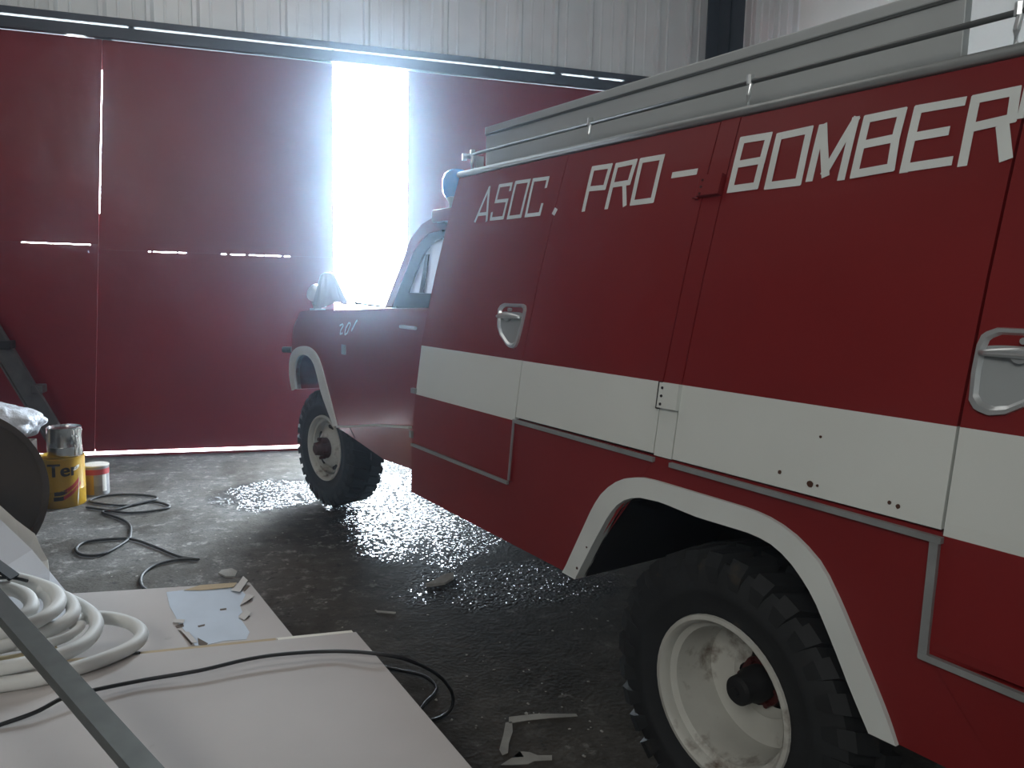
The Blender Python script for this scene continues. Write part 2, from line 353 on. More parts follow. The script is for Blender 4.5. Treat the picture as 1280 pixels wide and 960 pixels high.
# ------------------------------------------------------------------ the fire truck
truck = empty('fire_truck', T0, math.radians(108.1), 'red and white fire truck with lettered locker body parked facing the gate', 'truck')
SF, SR, OI = 1.812, -2.3, -1.83      # body front, body rear, right side (lower)
def oR(z): return OI - .05 - (prof(z) - .05) - .05  # right hand skin mirrors the left one
ZL = [.62, .85, .97, 1.072, 1.1, 1.2, 1.297, 1.38, 1.48, 1.6, 1.7, 1.8, 1.88, 1.95, 2.02, 2.068]
def skin(name, s0, s1, z0, z1, proud=0, th=.018, mats=(RED, WHITE), gap=.003, stripe=True):
    """a panel that follows the leaning side of the body"""
    zs = sorted({z0 + gap, z1 - gap} | {z for z in ZL if z0 + gap + .004 < z < z1 - gap - .004}); ss = [s1 - gap, s0 + gap]
    b = bmesh.new(); out = [[b.verts.new((s, prof(z) + proud, z)) for s in ss] for z in zs]; inn = [[b.verts.new((s, prof(z) + proud - th, z)) for s in ss] for z in zs]
    for i in range(len(zs) - 1):
        f = b.faces.new((out[i][0], out[i][1], out[i + 1][1], out[i + 1][0])); w = stripe and 1.07 < (zs[i] + zs[i + 1]) / 2 < 1.297
        g_ = [f, b.faces.new((inn[i][1], inn[i][0], inn[i + 1][0], inn[i + 1][1])), b.faces.new((out[i][0], out[i + 1][0], inn[i + 1][0], inn[i][0])), b.faces.new((out[i][1], inn[i][1], inn[i + 1][1], out[i + 1][1]))]
        if w:
            for q in g_: q.material_index = 1
    b.faces.new((out[0][0], inn[0][0], inn[0][1], out[0][1])); b.faces.new((out[-1][0], out[-1][1], inn[-1][1], inn[-1][0]))
    return build(name, b, list(mats), truck)
# core behind the panels
b = bmesh.new(); zc = [1.04, 1.1, 1.3, 1.6, 1.8, 1.95, 2.07]; L_ = [b.verts.new((SF - .006, prof(z) - .02, z)) for z in zc] + [b.verts.new((SF - .006, oR(z), z)) for z in reversed(zc)]
R_ = [b.verts.new((SR, v.co.y, v.co.z)) for v in L_]; b.faces.new(L_); b.faces.new(R_[::-1])
for i in range(len(L_)): b.faces.new((L_[i], L_[(i + 1) % len(L_)], R_[(i + 1) % len(L_)], R_[i]))
for s0, s1 in ((.66, SF - .006), (SR, -.53)):
    bx(b, (s0, -.55, .63), (s1, .03, 1.045)); bx(b, (s0, OI + .02, .63), (s1, OI + .6, 1.045))
bx(b, (SR, OI - .04, .66), (SR + .01, .03, 1.05)); bx(b, (-.53, OI - .04, .60), (.66, OI + .02, 1.05))
core = build('body_core', b, DARKG, truck)
# front face of the body
b = bmesh.new(); zf = [.61, .85, 1.1, 1.3, 1.6, 1.8, 1.95, 2.068]
A = [(prof(z), z) for z in zf] + [(oR(z), z) for z in reversed(zf)]; prism(b, A, .006, lambda q, d: (SF - .006 + d, q[0], q[1])); build('body_front_panel', b, RED, truck, tri=True)
# locker doors, their pillar and the bands around them
def door(s0, s1, z0, z1, gap=.003): return skin('locker_door', s0, s1, z0, z1, 0, .02, gap=gap)
d1 = door(1.0, SF - .002, .846, 2.068, .002); d2 = door(.276, 1.0, 1.083, 2.068, .003); d3 = door(-.556, .204, 1.08, 2.068, .003); d4 = door(-1.55, -.556, .826, 2.068, .0032)
skin('hinge_pillar', .204, .276, 1.08, 2.068, 0, .02, gap=.001); skin('rear_panel', SR, -1.552, .62, 2.068)
# lower skirt with the wheel arch opening
S4 = lambda L0, sc_=2.4, ox=680, oy=560: [tr(ox + x_ / sc_, oy + y_ / sc_) for x_, y_ in L0]
ao = S4([(62, 375), (110, 270), (160, 165), (185, 128), (215, 105), (238, 93), (260, 88), (310, 88), (370, 105), (470, 135), (620, 180), (670, 200), (720, 230), (757, 258), (790, 290), (822, 325), (850, 365), (900, 475), (960, 620), (1010, 740), (1065, 885)])
ai = S4([(103, 392), (155, 290), (205, 200), (226, 172), (250, 155), (272, 148), (300, 147), (360, 160), (470, 205), (620, 250), (660, 267), (700, 290), (738, 325), (770, 365), (820, 445), (880, 590), (930, 720), (985, 850)])
AO = resample(ao, 40); AI = resample(ai, 40)
AO[0].y = AI[0].y = .603; AO[-1].y = AI[-1].y = .595
arch_pts = [tuple((v.lerp(u_, .35)).xy) for v, u_ in zip(AI, AO)]
def skirt(b, pts, th=.02): 
    A = [b.verts.new((s, prof(z), z)) for s, z in pts]; B = [b.verts.new((s, prof(z) - th, z)) for s, z in pts]; b.faces.new(A); b.faces.new(B[::-1]); n = len(A)
    for i in range(n): b.faces.new((A[i], A[(i + 1) % n], B[(i + 1) % n], B[i]))
b = bmesh.new(); skirt(b, [(SF, .612)] + arch_pts + [(-.75, .60), (-1.55, .60), (-1.55, .822), (-.556, .822), (-.556, 1.078), (.26, 1.078), (.998, 1.078), (.998, .842), (SF, .842)])
build('side_skirt', b, RED, truck, tri=True)
b = bmesh.new(); skirt(b, [(-1.55, .60), (-1.55, .82), (-1.552, .82), (-1.553, .60)]); b.free()
# white band around the arch
b = bmesh.new(); A = [b.verts.new((v.x, prof(v.y) + .012, v.y)) for v in AO]; B = [b.verts.new((v.x, prof(v.y) + .016, v.y)) for v in AI]
A2 = [b.verts.new((v.x, prof(v.y) - .002, v.y)) for v in AO]; B2 = [b.verts.new((v.x, prof(v.y) - .03, v.y)) for v in AI]
for i in range(39):
    b.faces.new((A[i], A[i + 1], B[i + 1], B[i])); b.faces.new((A[i], A2[i], A2[i + 1], A[i + 1])); b.faces.new((B[i], B[i + 1], B2[i + 1], B2[i]))
b.faces.new((A[0], B[0], B2[0], A2[0])); b.faces.new((A[-1], A2[-1], B2[-1], B[-1])); build('wheel_arch_band', b, ARCHW, truck, smooth=35)
# wheel well liner
b = bmesh.new(); A = [b.verts.new((v.x, prof(v.y) - .022, v.y)) for v in AI]; B = [b.verts.new((v.x, -.62, v.y)) for v in AI]
for i in range(39): b.faces.new((A[i], A[i + 1], B[i + 1], B[i]))
b.faces.new(B); build('wheel_well', b, DARK, truck)
# grey trim strips under the doors
def strip(pts, w, proud, m=STEELG, name='trim_strip', z_off=0):
    b = bmesh.new()
    for (s0, z0), (s1, z1) in zip(pts, pts[1:]): bar(b, (s0, prof(z0) + proud / 2, z0), (s1, prof(z1) + proud / 2, z1), w, proud, (0, 1, 0))
    return build(name, b, m, truck)
strip([(SF - .01, .84), (1.006, .836)], .012, .01); strip([(1.004, .846), (1.004, 1.07)], .008, .006)
strip([(1.0, 1.073), (.268, 1.069)], .013, .012); strip([(.2, 1.068), (-.562, 1.063)], .013, .014)
strip([(-.548, 1.066), (-.553, .81)], .018, .012); strip([(-.545, .815), (-1.55, .802)], .014, .012)
# door handles in shield shaped dishes
def handle(par, pts, flip):
    P = resample(pts + [pts[0]], 61)[:-1]; c = sum(P, Vector()) / 60
    def ring(b, f0, f1, pr0, pr1):
        A = [b.verts.new((c.x + (v.x - c.x) * f0, prof(v.y) + pr0, c.y + (v.y - c.y) * f0)) for v in P]; B = [b.verts.new((c.x + (v.x - c.x) * f1, prof(v.y) + pr1, c.y + (v.y - c.y) * f1)) for v in P]
        for i in range(60): b.faces.new((A[i], A[(i + 1) % 60], B[(i + 1) % 60], B[i]))
        return B
    b = bmesh.new(); ring(b, 1.0, .98, 0, .009); ring(b, .98, .88, .009, .010); ring(b, .88, .80, .010, .002); e = build('handle_dish', b, CHROME, par, smooth=40)
    b = bmesh.new(); B = ring(b, .83, .80, .001, .002); cv = b.verts.new((c.x, prof(c.y) + .0025, c.y)); [b.faces.new((B[i], B[(i + 1) % 60], cv)) for i in range(60)]; build('recess_plate', b, PLATE, e)
    zt = max(v.y for v in P); sL, sR = min(v.x for v in P), max(v.x for v in P)
    b = bmesh.new(); zb = zt - .052
    tube(b, [(s_, prof(zb) + .012 + .010 * math.sin(t * math.pi), zb + .006 * math.sin(t * math.pi)) for t in [k / 10 for k in range(11)] for s_ in [sL + .012 + (sR - sL - .024) * t]], [.006 + .006 * math.sin(k / 10 * math.pi) for k in range(11)], 10)
    build('grip_bar', b, CHROME, e, smooth=True)
    b = bmesh.new(); cm = (sL * .45 + sR * .55); tube(b, [(cm, prof(zb + .028), zb + .028), (cm, prof(zb + .028) + .014, zb + .028)], .007, 10); tube(b, [(cm, prof(zb), zb), (cm, prof(zb) + .02, zb)], .016, 12); build('lock_barrel', b, CHROME, e, smooth=40)
h1 = [(1.223, 1.483), (1.213, 1.498), (1.193, 1.506), (1.062, 1.506), (1.045, 1.500), (1.037, 1.488), (1.039, 1.416), (1.044, 1.363), (1.053, 1.345), (1.069, 1.337), (1.09, 1.338), (1.111, 1.345), (1.171, 1.38), (1.20, 1.41), (1.213, 1.44)]
handle(d1, h1, 1)
h2 = [(-.556, 1.466), (-.562, 1.49), (-.587, 1.502), (-.72, 1.502), (-.742, 1.495), (-.75, 1.475), (-.742, 1.43), (-.72, 1.395), (-.69, 1.37), (-.66, 1.35), (-.633, 1.333), (-.602, 1.327), (-.576, 1.335), (-.562, 1.352), (-.556, 1.411)]
handle(d4, [(s_ - .006, z_) for s_, z_ in h2], -1)
# hinges
def hinge(s0, s1, sk, z0, z1, m, pr):
    b = bmesh.new(); zm = (z0 + z1) / 2; lean = math.atan2(prof(z0) - prof(z1), z1 - z0)
    bx(b, (s0, 0, -(z1 - z0) / 2), (sk - .004, pr, (z1 - z0) / 2), Matrix.Rotation(lean, 4, 'X'), (0, prof(zm) - .0, zm))
    bx(b, (sk + .006, 0, -(z1 - z0) / 2), (s1, .006, (z1 - z0) / 2), Matrix.Rotation(lean, 4, 'X'), (0, prof(zm), zm))
    h = build('door_hinge', b, m, truck)
    b = bmesh.new(); tube(b, [(sk, prof(z0) + .008, z0 - .003), (sk, prof(z1) + .008, z1 + .003)], .006, 8); build('hinge_pin', b, DARKG if m is WHITE else m, h)
    for k in range(3):
        zz = z0 + (z1 - z0) * (.18 + .32 * k); b = bmesh.new(); tube(b, [(sk - .018, prof(zz) + pr - .004, zz), (sk - .018, prof(zz) + pr + .0025, zz)], .0042, 8); build('hinge_screw', b, BLK if m is WHITE else HUBR, h)
hinge(.199, .306, .279, 1.222, 1.296, WHITE, .016); hinge(.205, .315, .292, 1.838, 1.9, RED, .018)
b = bmesh.new(); bx(b, (SF - .01, prof(1.1) - .004, 1.075), (SF + .03, prof(1.1) + .012, 1.098)); build('door_catch', b, STEELG, truck)
b = bmesh.new(); bx(b, (SF - .012, prof(.86) - .004, .87), (SF + .012, prof(.86) + .008, .90)); build('door_catch', b, STEELG, truck)
# rust spots in the white band
for x_, y_, r_ in ((975, 590, 3), (1013, 605, 5), (1022, 607, 2), (1112, 628, 2.5), (1123, 633, 3), (1026, 546, 2), (738, 683, 2), (726, 709, 3)):
    s_, z_ = tr(x_, y_); b = bmesh.new(); rr = r_ * .0015
    P = [(s_ + rr * (1 + .35 * random.random()) * math.cos(k * .7), z_ + rr * (1 + .3 * random.random()) * math.sin(k * .7)) for k in range(9)]
    pr = .016 if y_ > 660 else .0008; prism(b, P, .0012, lambda q, d: (q[0], prof(q[1]) + pr + d, q[1])); build('rust_spot', b, mat('rust_brown', (.07, .028, .014), .9) if 'rust_brown' not in bpy.data.materials else bpy.data.materials['rust_brown'], truck)
# painted lettering
def letter(lines, w, closed=False):
    b = bmesh.new(); up_k = .0012
    for ln in lines:
        ww = w
        if isinstance(ln[0], (int, float)): ww = ln[0]; ln = ln[1:]
        P = [tr(*q) for q in ln]
        for (s0, z0), (s1, z1) in zip(P, P[1:]):
            d = Vector((s1 - s0, z1 - z0)).normalized() * (ww * .42); n_ = Vector((-d.y, d.x)).normalized() * (ww / 2)
            q = [(s0 - d.x - n_.x, z0 - d.y - n_.y), (s1 + d.x - n_.x, z1 + d.y - n_.y), (s1 + d.x + n_.x, z1 + d.y + n_.y), (s0 - d.x + n_.x, z0 - d.y + n_.y)]
            q = [(a, min(c_, 2.06)) for a, c_ in q]
            # split long strokes so they hug the leaning skin
            k = 5; rowA = [Vector(q[0]).lerp(Vector(q[1]), t / k) for t in range(k + 1)]; rowB = [Vector(q[3]).lerp(Vector(q[2]), t / k) for t in range(k + 1)]
            up_k += .00035; VA = [b.verts.new((v.x, prof(v.y) + up_k, v.y)) for v in rowA]; VB = [b.verts.new((v.x, prof(v.y) + up_k, v.y)) for v in rowB]
            for t in range(k): b.faces.new((VA[t], VA[t + 1], VB[t + 1], VB[t]))
    return build('letter', b, LETTER, truck)
c1 = lambda L0: [(580 + x_ / 9.143, 180 + y_ / 9.143) for x_, y_ in L0]
c2 = lambda L0: [(710 + x_ / 9.143, 170 + y_ / 9.143) for x_, y_ in L0]
c3 = lambda L0: [(890 + x_ / 7.3875, 120 + y_ / 7.3875) for x_, y_ in L0]
c4 = lambda L0: [(1030 + x_ / 6.4, 90 + y_ / 6.4) for x_, y_ in L0]
c5 = lambda L0: [(1150 + x_ / 6.4, 70 + y_ / 6.4) for x_, y_ in L0]
WA, WB, WC = .0145, .0180, .0205
letter([c1([(132, 880), (293, 500), (262, 872)]), c1([(172, 805), (268, 795)])], WA)
letter([c1([(532, 522), (546, 458), (412, 478), (368, 658), (500, 643), (452, 843), (315, 858), (325, 795)])], WA)
letter([c1([(600, 440), (752, 418), (650, 825), (508, 842), (600, 440)])], WA)
letter([c1([(942, 485), (965, 390), (800, 412), (712, 818), (870, 800), (898, 695)])], WA)
letter([[.022] + c1([(1035, 782), (1045, 762)])], .02)
letter([c2([(182, 840), (290, 372), (492, 342), (422, 588), (240, 606)])], WB)
letter([c2([(445, 812), (562, 337), (775, 292), (703, 532), (525, 560)]), c2([(650, 545), (655, 780)])], WB)
letter([c2([(845, 280), (1085, 240), (968, 735), (738, 765), (845, 280)])], WB)
letter([[.019] + [(790 + 458 / 8.73, 190 + 252 / 8.73), (790 + 695 / 8.73, 190 + 216 / 8.73)]], .02)
letter([c3([(172, 862), (282, 408), (530, 368), (470, 592), (240, 632)]), c3([(470, 592), (410, 830), (172, 862)])], WC)
letter([c3([(625, 372), (905, 312), (800, 795), (520, 830), (625, 372)])], WC)
letter([c3([(905, 760), (1018, 290)]), [.022] + c3([(1032, 290), (1051, 715)]), c4([(12, 800), (255, 385)]), c4([(255, 385), (145, 840)])], WC)
letter([c4([(245, 818), (348, 375), (632, 318), (578, 528), (325, 580)]), c4([(578, 528), (540, 765), (245, 818)])], WC)
letter([c4([(645, 778), (755, 298)]), [(1030 + 755 / 6.4, 90 + 298 / 6.4), (1203, 127)], c4([(705, 522), (975, 475)]), c4([(650, 768), (1000, 715)])], WC)
letter([c5([(345, 852), (448, 345), (770, 280), (738, 500), (430, 570)]), [.026] + c5([(668, 585), (690, 795)])], WC)
P_ = [tr(1262, 150), tr(1262, 200)]
def letter_m(lines, w):      # letters past the door seam, laid out in metres
    b = bmesh.new()
    for P in lines:
        for (s0, z0), (s1, z1) in zip(P, P[1:]): bar(b, (s0, prof(z0) + .001, z0), (s1, prof(z1) + .001, z1), w, .0012, (0, 1, 0))
    return build('letter', b, LETTER, truck)
s0_, z0_ = tr(1279, 122); s1_, z1_ = tr(1270, 155)
letter_m([[(s0_ - .004, 2.0), (s1_ - .006, z1_ + .01)]], .013)
for sx in (-.645, -.79): letter_m([[(sx, 1.85), (sx - .03, 2.01), (sx - .12, 2.01), (sx - .095, 1.85), (sx, 1.85)]], .019)
# roof: gutter, deck, rail on posts, tray
zg = 2.068
b = bmesh.new(); tube(b, [(SF + .012, prof(2.08) - .002, 2.082), (SR, prof(2.08) - .002, 2.082)], .014, 10); build('roof_gutter', b, STEELG, truck, smooth=True)
b = bmesh.new(); bx(b, (SR, oR(2.08), zg), (SF, prof(2.08) + .0, 2.088)); build('roof_deck', b, ALU, truck)
RO = -.2
b = bmesh.new(); tube(b, [(1.765, RO, 2.163), (-.53, RO, 2.163), (-2.1, RO, 2.163)], .0075, 8); rail = build('roof_rail', b, ALUD, truck, smooth=True)
for s_ in (1.72, .9, .19, -.505, -1.3):
    b = bmesh.new(); tube(b, [(s_, RO + .002, 2.09), (s_, RO + .006, 2.125), (s_ - .004, RO, 2.165)], .007, 8); tube(b, [(s_, RO, 2.156), (s_, RO, 2.182)], .011, 8)
    bx(b, (s_ - .028, RO - .012, 2.088), (s_ + .028, RO + .014, 2.094)); build('rail_post', b, CHROME, truck, smooth=40)
b = bmesh.new(); bx(b, (-.343, -.33, 2.088), (1.768, -.300, 2.268), bev=.002); bx(b, (-.343, -.34, 2.270), (1.775, -.296, 2.303), bev=.004)
bx(b, (-.343, -1.60, 2.270), (1.775, -1.56, 2.303)); bx(b, (-.343, -1.59, 2.088), (1.768, -1.57, 2.27)); bx(b, (1.75, -1.59, 2.088), (1.768, -.33, 2.27)); build('roof_tray', b, ALU, truck)
b = bmesh.new(); bx(b, (-.343, -.299, 2.262), (1.768, -.2955, 2.270)); build('tray_fold_shadow_gap', b, ALUD, truck)
b = bmesh.new(); bx(b, (1.77, -.29, 2.09), (1.795, -.25, 2.17)); tube(b, [(1.78, -.27, 2.16), (1.84, -.24, 2.175), (1.86, -.24, 2.172)], .010, 8); tube(b, [(1.86, -.24, 2.158), (1.86, -.24, 2.188)], .012, 8); build('pipe_bracket', b, CHROME, truck, smooth=40)
b = bmesh.new(); tube(b, [(-.45, -1.2, 2.39), (-2.0, -1.2, 2.39)], .012, 8); build('far_roof_rail', b, STEELG, truck, smooth=True)
# chassis
b = bmesh.new()
for o_ in (-.55, -1.33): bx(b, (-2.1, o_ - .04, .52), (3.9, o_ + .04, .63))
bx(b, (-.06, -1.7, .38), (.06, -.2, .50)); bx(b, (3.66, -1.6, .38), (3.76, -.4, .48)); bx(b, (-.17, -1.13, .30), (.17, -.77, .58), bev=.05); build('chassis', b, DARK, truck)
# ---------------- wheels
def wheel(par, centre, steer, dish, name='wheel', R=.437, Wd=.215, seg=84, hub=RUST):
    Rr = .224; hw = Wd / 2
    pr = [(Rr - .01, -hw * .80), (Rr + .03, -hw * .95), (Rr + .09, -hw * 1.04), (R - .055, -hw * 1.03), (R - .022, -hw * .90), (R - .018, -hw * .5), (R - .016, 0), (R - .018, hw * .5), (R - .022, hw * .9), (R - .055, hw * 1.03), (Rr + .09, hw * 1.04), (Rr + .075, hw * 1.05), (Rr + .07, hw * 1.02), (Rr + .03, hw * .97), (Rr + .012, hw * .93), (Rr - .01, hw * .80)]
    b = bmesh.new(); lathe(b, pr, seg); w = build(name, b, RUBBER, par, smooth=50)
    w.location = centre; w.rotation_euler = (0, 0, steer)
    nl = 30                                        # chunky shoulder lugs, staggered left and right
    bl = bmesh.new()
    for side in (1, -1):
        for k in range(nl):
            a0 = (k + (.5 if side < 0 else 0)) * math.tau / nl; da = math.tau / nl * .30
            prof_l = [(R - .085, hw * 1.035), (R - .035, hw * 1.07), (R + .004, hw * .93), (R + .008, hw * .12), (R - .02, hw * .12), (R - .03, hw * .88), (R - .085, hw * .98)]
            rows = []
            for sgn in (-1, 1):
                row = []
                for r_, h_ in prof_l:
                    skew = (1 - h_ / hw) * .10 * (1 if side > 0 else -1); a = a0 + sgn * da * (1 if r_ > R - .05 else .75) + skew
                    row.append(bl.verts.new((r_ * math.cos(a), side * h_, r_ * math.sin(a))))
                rows.append(row)
            n_ = len(prof_l)
            for i in range(n_): bl.faces.new((rows[0][i], rows[0][(i + 1) % n_], rows[1][(i + 1) % n_], rows[1][i]))
            bl.faces.new(rows[0]); bl.faces.new(rows[1][::-1])
    build('tread_lugs', bl, RUBBER, w, kind='stuff')
    # rim barrel and disc
    b = bmesh.new(); e = hw * .93
    yd = dish
    prr = [(Rr + .012, e + .002), (Rr + .010, e + .010), (Rr - .002, e + .012), (Rr - .010, e + .004), (Rr - .014, e - .022), (Rr - .030, e - .034), (Rr - .036, e - .075), (Rr - .040, max(yd + .018, -e) if yd < e - .1 else e - .08)]
    if dish < 0: prr += [(Rr - .055, yd + .010), (Rr - .085, yd), (.112, yd - .006), (.103, yd + .0)]
    else: prr += [(Rr - .05, e - .085), (.165, yd - .05), (.135, yd - .02), (.115, yd - .002), (.085, yd + .002)]
    rings = lathe(b, prr, 48)
    # back side of barrel
    lathe(b, [(Rr - .04, yd - .0), (Rr - .03, -e + .02), (Rr + .01, -e)], 48)
    # scalloped opening in the disc centre
    rin = []
    for k in range(48):
        a = k * math.tau / 48; r_ = (.078 if dish < 0 else .060) + (.010 if dish < 0 else .0) * math.cos(a * 5)
        rin.append(b.verts.new((r_ * math.cos(a), yd + (.0 if dish < 0 else .002), r_ * math.sin(a))))
    for k in range(48): b.faces.new((rings[-1][k], rings[-1][(k + 1) % 48], rin[(k + 1) % 48], rin[k]))
    rim = build('rim', b, RIMW, w, smooth=40)
    # ventilation holes as dark cups set in the disc
    for k in range(5):
        a = k * math.tau / 5 + .45; b = bmesh.new(); rc = .150; y_ = (yd - .027) if dish > 0 else yd + .0015
        P = [(rc * math.cos(a) + .036 * math.cos(q) * math.sin(a) + .017 * math.sin(q) * math.cos(a), rc * math.sin(a) - .036 * math.cos(q) * math.cos(a) + .017 * math.sin(q) * math.sin(a)) for q in [j * math.tau / 14 for j in range(14)]]
        if dish > 0: prism(b, P, .004, lambda q, d: (q[0], y_ - .001 + d, q[1])); build('vent_hole', b, DARK, w)
    b = bmesh.new()
    if dish < 0:
        lathe(b, [(.001, yd - .05), (.14, yd - .05)], 24); build('drum_back', b, DARK, w)
        b = bmesh.new(); lathe(b, [(.075, yd - .05), (.078, yd - .01), (.070, yd + .012), (.050, yd + .014)], 28); hb = build('hub', b, HUBR, w, smooth=35)
        b = bmesh.new(); lathe(b, [(.052, yd + .0), (.052, yd + .055), (.044, yd + .068), (.042, yd + .115), (.034, yd + .124), (.014, yd + .126), (.013, yd + .138), (.001, yd + .139)], 24); build('hub_cap', b, DARK, w, smooth=35)
        for k in range(6):
            a = k * math.tau / 6; c = (.064 * math.cos(a), .064 * math.sin(a)); b = bmesh.new(); tube(b, [(c[0], yd + .008, c[1]), (c[0], yd + .030, c[1])], .009, 6); build('hub_bolt', b, HUBR, w)
    else:
        lathe(b, [(.075, yd), (.072, yd + .03), (.055, yd + .04), (.045, yd + .075), (.034, yd + .09), (.001, yd + .092)], 24); hb = build('hub', b, hub, w, smooth=35)
        for k in range(6):
            a = k * math.tau / 6 + .3; c = (.092 * math.cos(a), .092 * math.sin(a)); b = bmesh.new(); tube(b, [(c[0] * .72, yd + .02, c[1] * .72), (c[0] * .72, yd + .062, c[1] * .72)], .012, 6); build('wheel_nut', b, hub, w)
    # bead of the drop centre cannot be seen; the tyre closes it
    return w
wheel(truck, (.02, -.112, .425), 0, -.095, hub=HUBR, R=.413)
wheel(truck, (3.84, -.395, .418), math.radians(8), .10, R=.411, Wd=.25)
for s_, o_, st in ((0, OI + .1, math.pi), (3.735, -1.52, math.pi + math.radians(10))):
    wheel(truck, (s_, o_, .437), st, .03)
# ---------------- cab
CS, CRT = -.15, -1.69
S6 = lambda L0: [tr(340 + x_ / 4, 360 + y_ / 4, CS) for x_, y_ in L0]
fo = S6([(103, 512), (90, 430), (94, 350), (115, 308), (150, 291), (190, 296), (225, 328), (250, 388), (275, 480), (300, 575), (330, 690)])
fi = S6([(127, 505), (119, 430), (127, 365), (150, 335), (185, 340), (213, 375), (233, 440), (252, 520), (280, 600), (314, 690)])
FO = resample([v for v in spline([Vector((*q, 0)) for q in fo], 5)], 36); FI = resample([v for v in spline([Vector((*q, 0)) for q in fi], 5)], 36)
outline = [(1.835, .62), (2.22, .615), (2.55, .60), (3.12, .66)] + [(v.x, v.y) for v in reversed(FI)] + [(FI[0].x + .02, FI[0].y - .005), (4.155, .92), (4.175, 1.08), (4.165, 1.2), (4.13, 1.29), (4.06, 1.345), (3.93, 1.378), (3.77, 1.394), (3.0, 1.424), (2.57, 1.446), (1.835, 1.47)]
b = bmesh.new(); n_o = len(outline); A, B = prism(b, outline, 1, lambda q, d: (q[0], CS if d == 0 else CRT, q[1]))
es = [e for e in b.edges if len({v for v in e.verts} & set(A)) == 2 and min(v.co.z for v in e.verts) > 1.05 and not any(v.co.x < 1.84 for v in e.verts if v.co.z < 1.4)]
es = [e for e in es if all((v.co.z > 1.28) or v.co.x > 4.1 for v in e.verts)]
es += [e for e in b.edges if len({v for v in e.verts} & set(B)) == 2 and all((v.co.z > 1.28) or (v.co.x > 4.1 and v.co.z > 1.05) for v in e.verts)]
bmesh.ops.bevel(b, geom=es, offset=.07, segments=5, affect='EDGES', profile=.5)
cab = build('cab_body', b, CABRED, truck, smooth=40, tri=True)
b = bmesh.new(); m_ = len(FO); A = [b.verts.new((v.x, CS + .008, v.y)) for v in FO]; B = [b.verts.new((v.x, CS + .012, v.y)) for v in FI]
A2 = [b.verts.new((v.x, CS - .01, v.y)) for v in FO]; B2 = [b.verts.new((v.x, CS - .03, v.y)) for v in FI]
for i in range(m_ - 1): b.faces.new((A[i], A[i + 1], B[i + 1], B[i])); b.faces.new((A[i], A2[i], A2[i + 1], A[i + 1])); b.faces.new((B[i], B[i + 1], B2[i + 1], B2[i]))
build('fender_band', b, ARCHW, truck, smooth=35)
# inner wing and engine bay
b = bmesh.new(); bx(b, (3.0, -1.35, .62), (4.12, -.50, 1.30)); build('engine_bay', b, DARK, truck)
b = bmesh.new(); z_ = [(v.x, v.y) for v in FI if v.y > .84]; A = [b.verts.new((s_, CS - .004, z)) for s_, z in z_]; B = [b.verts.new((s_, -.55, z)) for s_, z in z_]
for i in range(len(z_) - 1): b.faces.new((A[i], A[i + 1], B[i + 1], B[i]))
b.faces.new(B); build('inner_wing', b, DARK, truck)
# sill line, door joint, handle, marker, number
def cabstrip(P, w, pr, m, name):
    b = bmesh.new()
    for p0, p1 in zip(P, P[1:]): bar(b, (p0[0], CS + pr / 2, p0[1]), (p1[0], CS + pr / 2, p1[1]), w, pr, (0, 1, 0))
    return build(name, b, m, truck)
cabstrip([tr(424, 533, CS), tr(438, 533, CS), tr(470, 531, CS), tr(515, 534, CS)], .012, .02, ARCHW, 'sill_line')  # narrow raised white line along the cab sill
cabstrip([tr(437, 534, CS), tr(444, 548, CS)], .005, .002, DARK, 'panel_joint')
s_, z_ = tr(516, 409, CS); b = bmesh.new(); tube(b, [(s_ + .09, CS, z_), (s_ + .08, CS + .03, z_), (s_ - .1, CS + .035, z_)], .009, 8); build('cab_door_handle', b, CHROME, truck, smooth=40)
s_, z_ = tr(430, 437, CS); b = bmesh.new(); bx(b, (s_ - .03, CS, z_ - .03), (s_ + .03, CS + .006, z_ + .03)); build('side_marker', b, STEELG, truck)
s_, z_ = tr(360, 437, CS); b = bmesh.new(); tube(b, [(s_ - .03, CS - .02, z_), (s_ + .02, CS + .03, z_)], .022, 12); build('indicator_lamp', b, DARK, truck, smooth=40)
# door shut line
def strokes(lines, w, m, name):
    b = bmesh.new()
    for P in lines:
        P = [tr(340 + x_ / 9.6, 320 + y_ / 9.6, CS) for x_, y_ in P]
        for p0, p1 in zip(P, P[1:]): bar(b, (p0[0], CS + .001, p0[1]), (p1[0], CS + .001, p1[1]), w, .002, (0, 1, 0))
    return build(name, b, m, truck)
strokes([[(815, 835), (850, 815), (858, 835), (828, 890), (818, 940), (850, 925)]], .010, LETTER, 'numeral')
strokes([[(875, 925), (890, 860), (925, 800), (945, 810), (935, 850), (905, 925), (878, 945), (875, 925)]], .010, LETTER, 'numeral')
strokes([[(955, 900), (1010, 790), (1025, 770)]], .010, LETTER, 'numeral')
# greenhouse
GO = -.24
def G(x_, y_): s_, z_ = tr(x_, y_, GO); return (s_, GO, z_)
ZR = 1.90
pil = [tr(480, 386, GO), tr(495, 347, GO), tr(513, 299, GO), tr(528, 279, GO), tr(543, 271, GO)]
pin = [tr(491, 380, GO), tr(505, 343, GO), tr(518, 311, GO), tr(534, 292, GO), tr(550, 288, GO)]
for oo in (GO, CRT + .09):
    b = bmesh.new(); P = [Vector((*q, 0)) for q in pil]; Q = [Vector((*q, 0)) for q in pin]; P = resample(P, 12); Q = resample(Q, 12)
    V = [[b.verts.new((v.x, oo + k, v.y)) for v in P] for k in (0, -.06)] + [[b.verts.new((v.x, oo + k, v.y)) for v in Q] for k in (.0, -.06)]
    for i in range(11):
        for a_, c_ in ((0, 1), (1, 3), (3, 2), (2, 0)): b.faces.new((V[a_][i], V[a_][i + 1], V[c_][i + 1], V[c_][i]))
    build('windscreen_pillar', b, CABRED, truck, smooth=40)
pe = pil[-1]
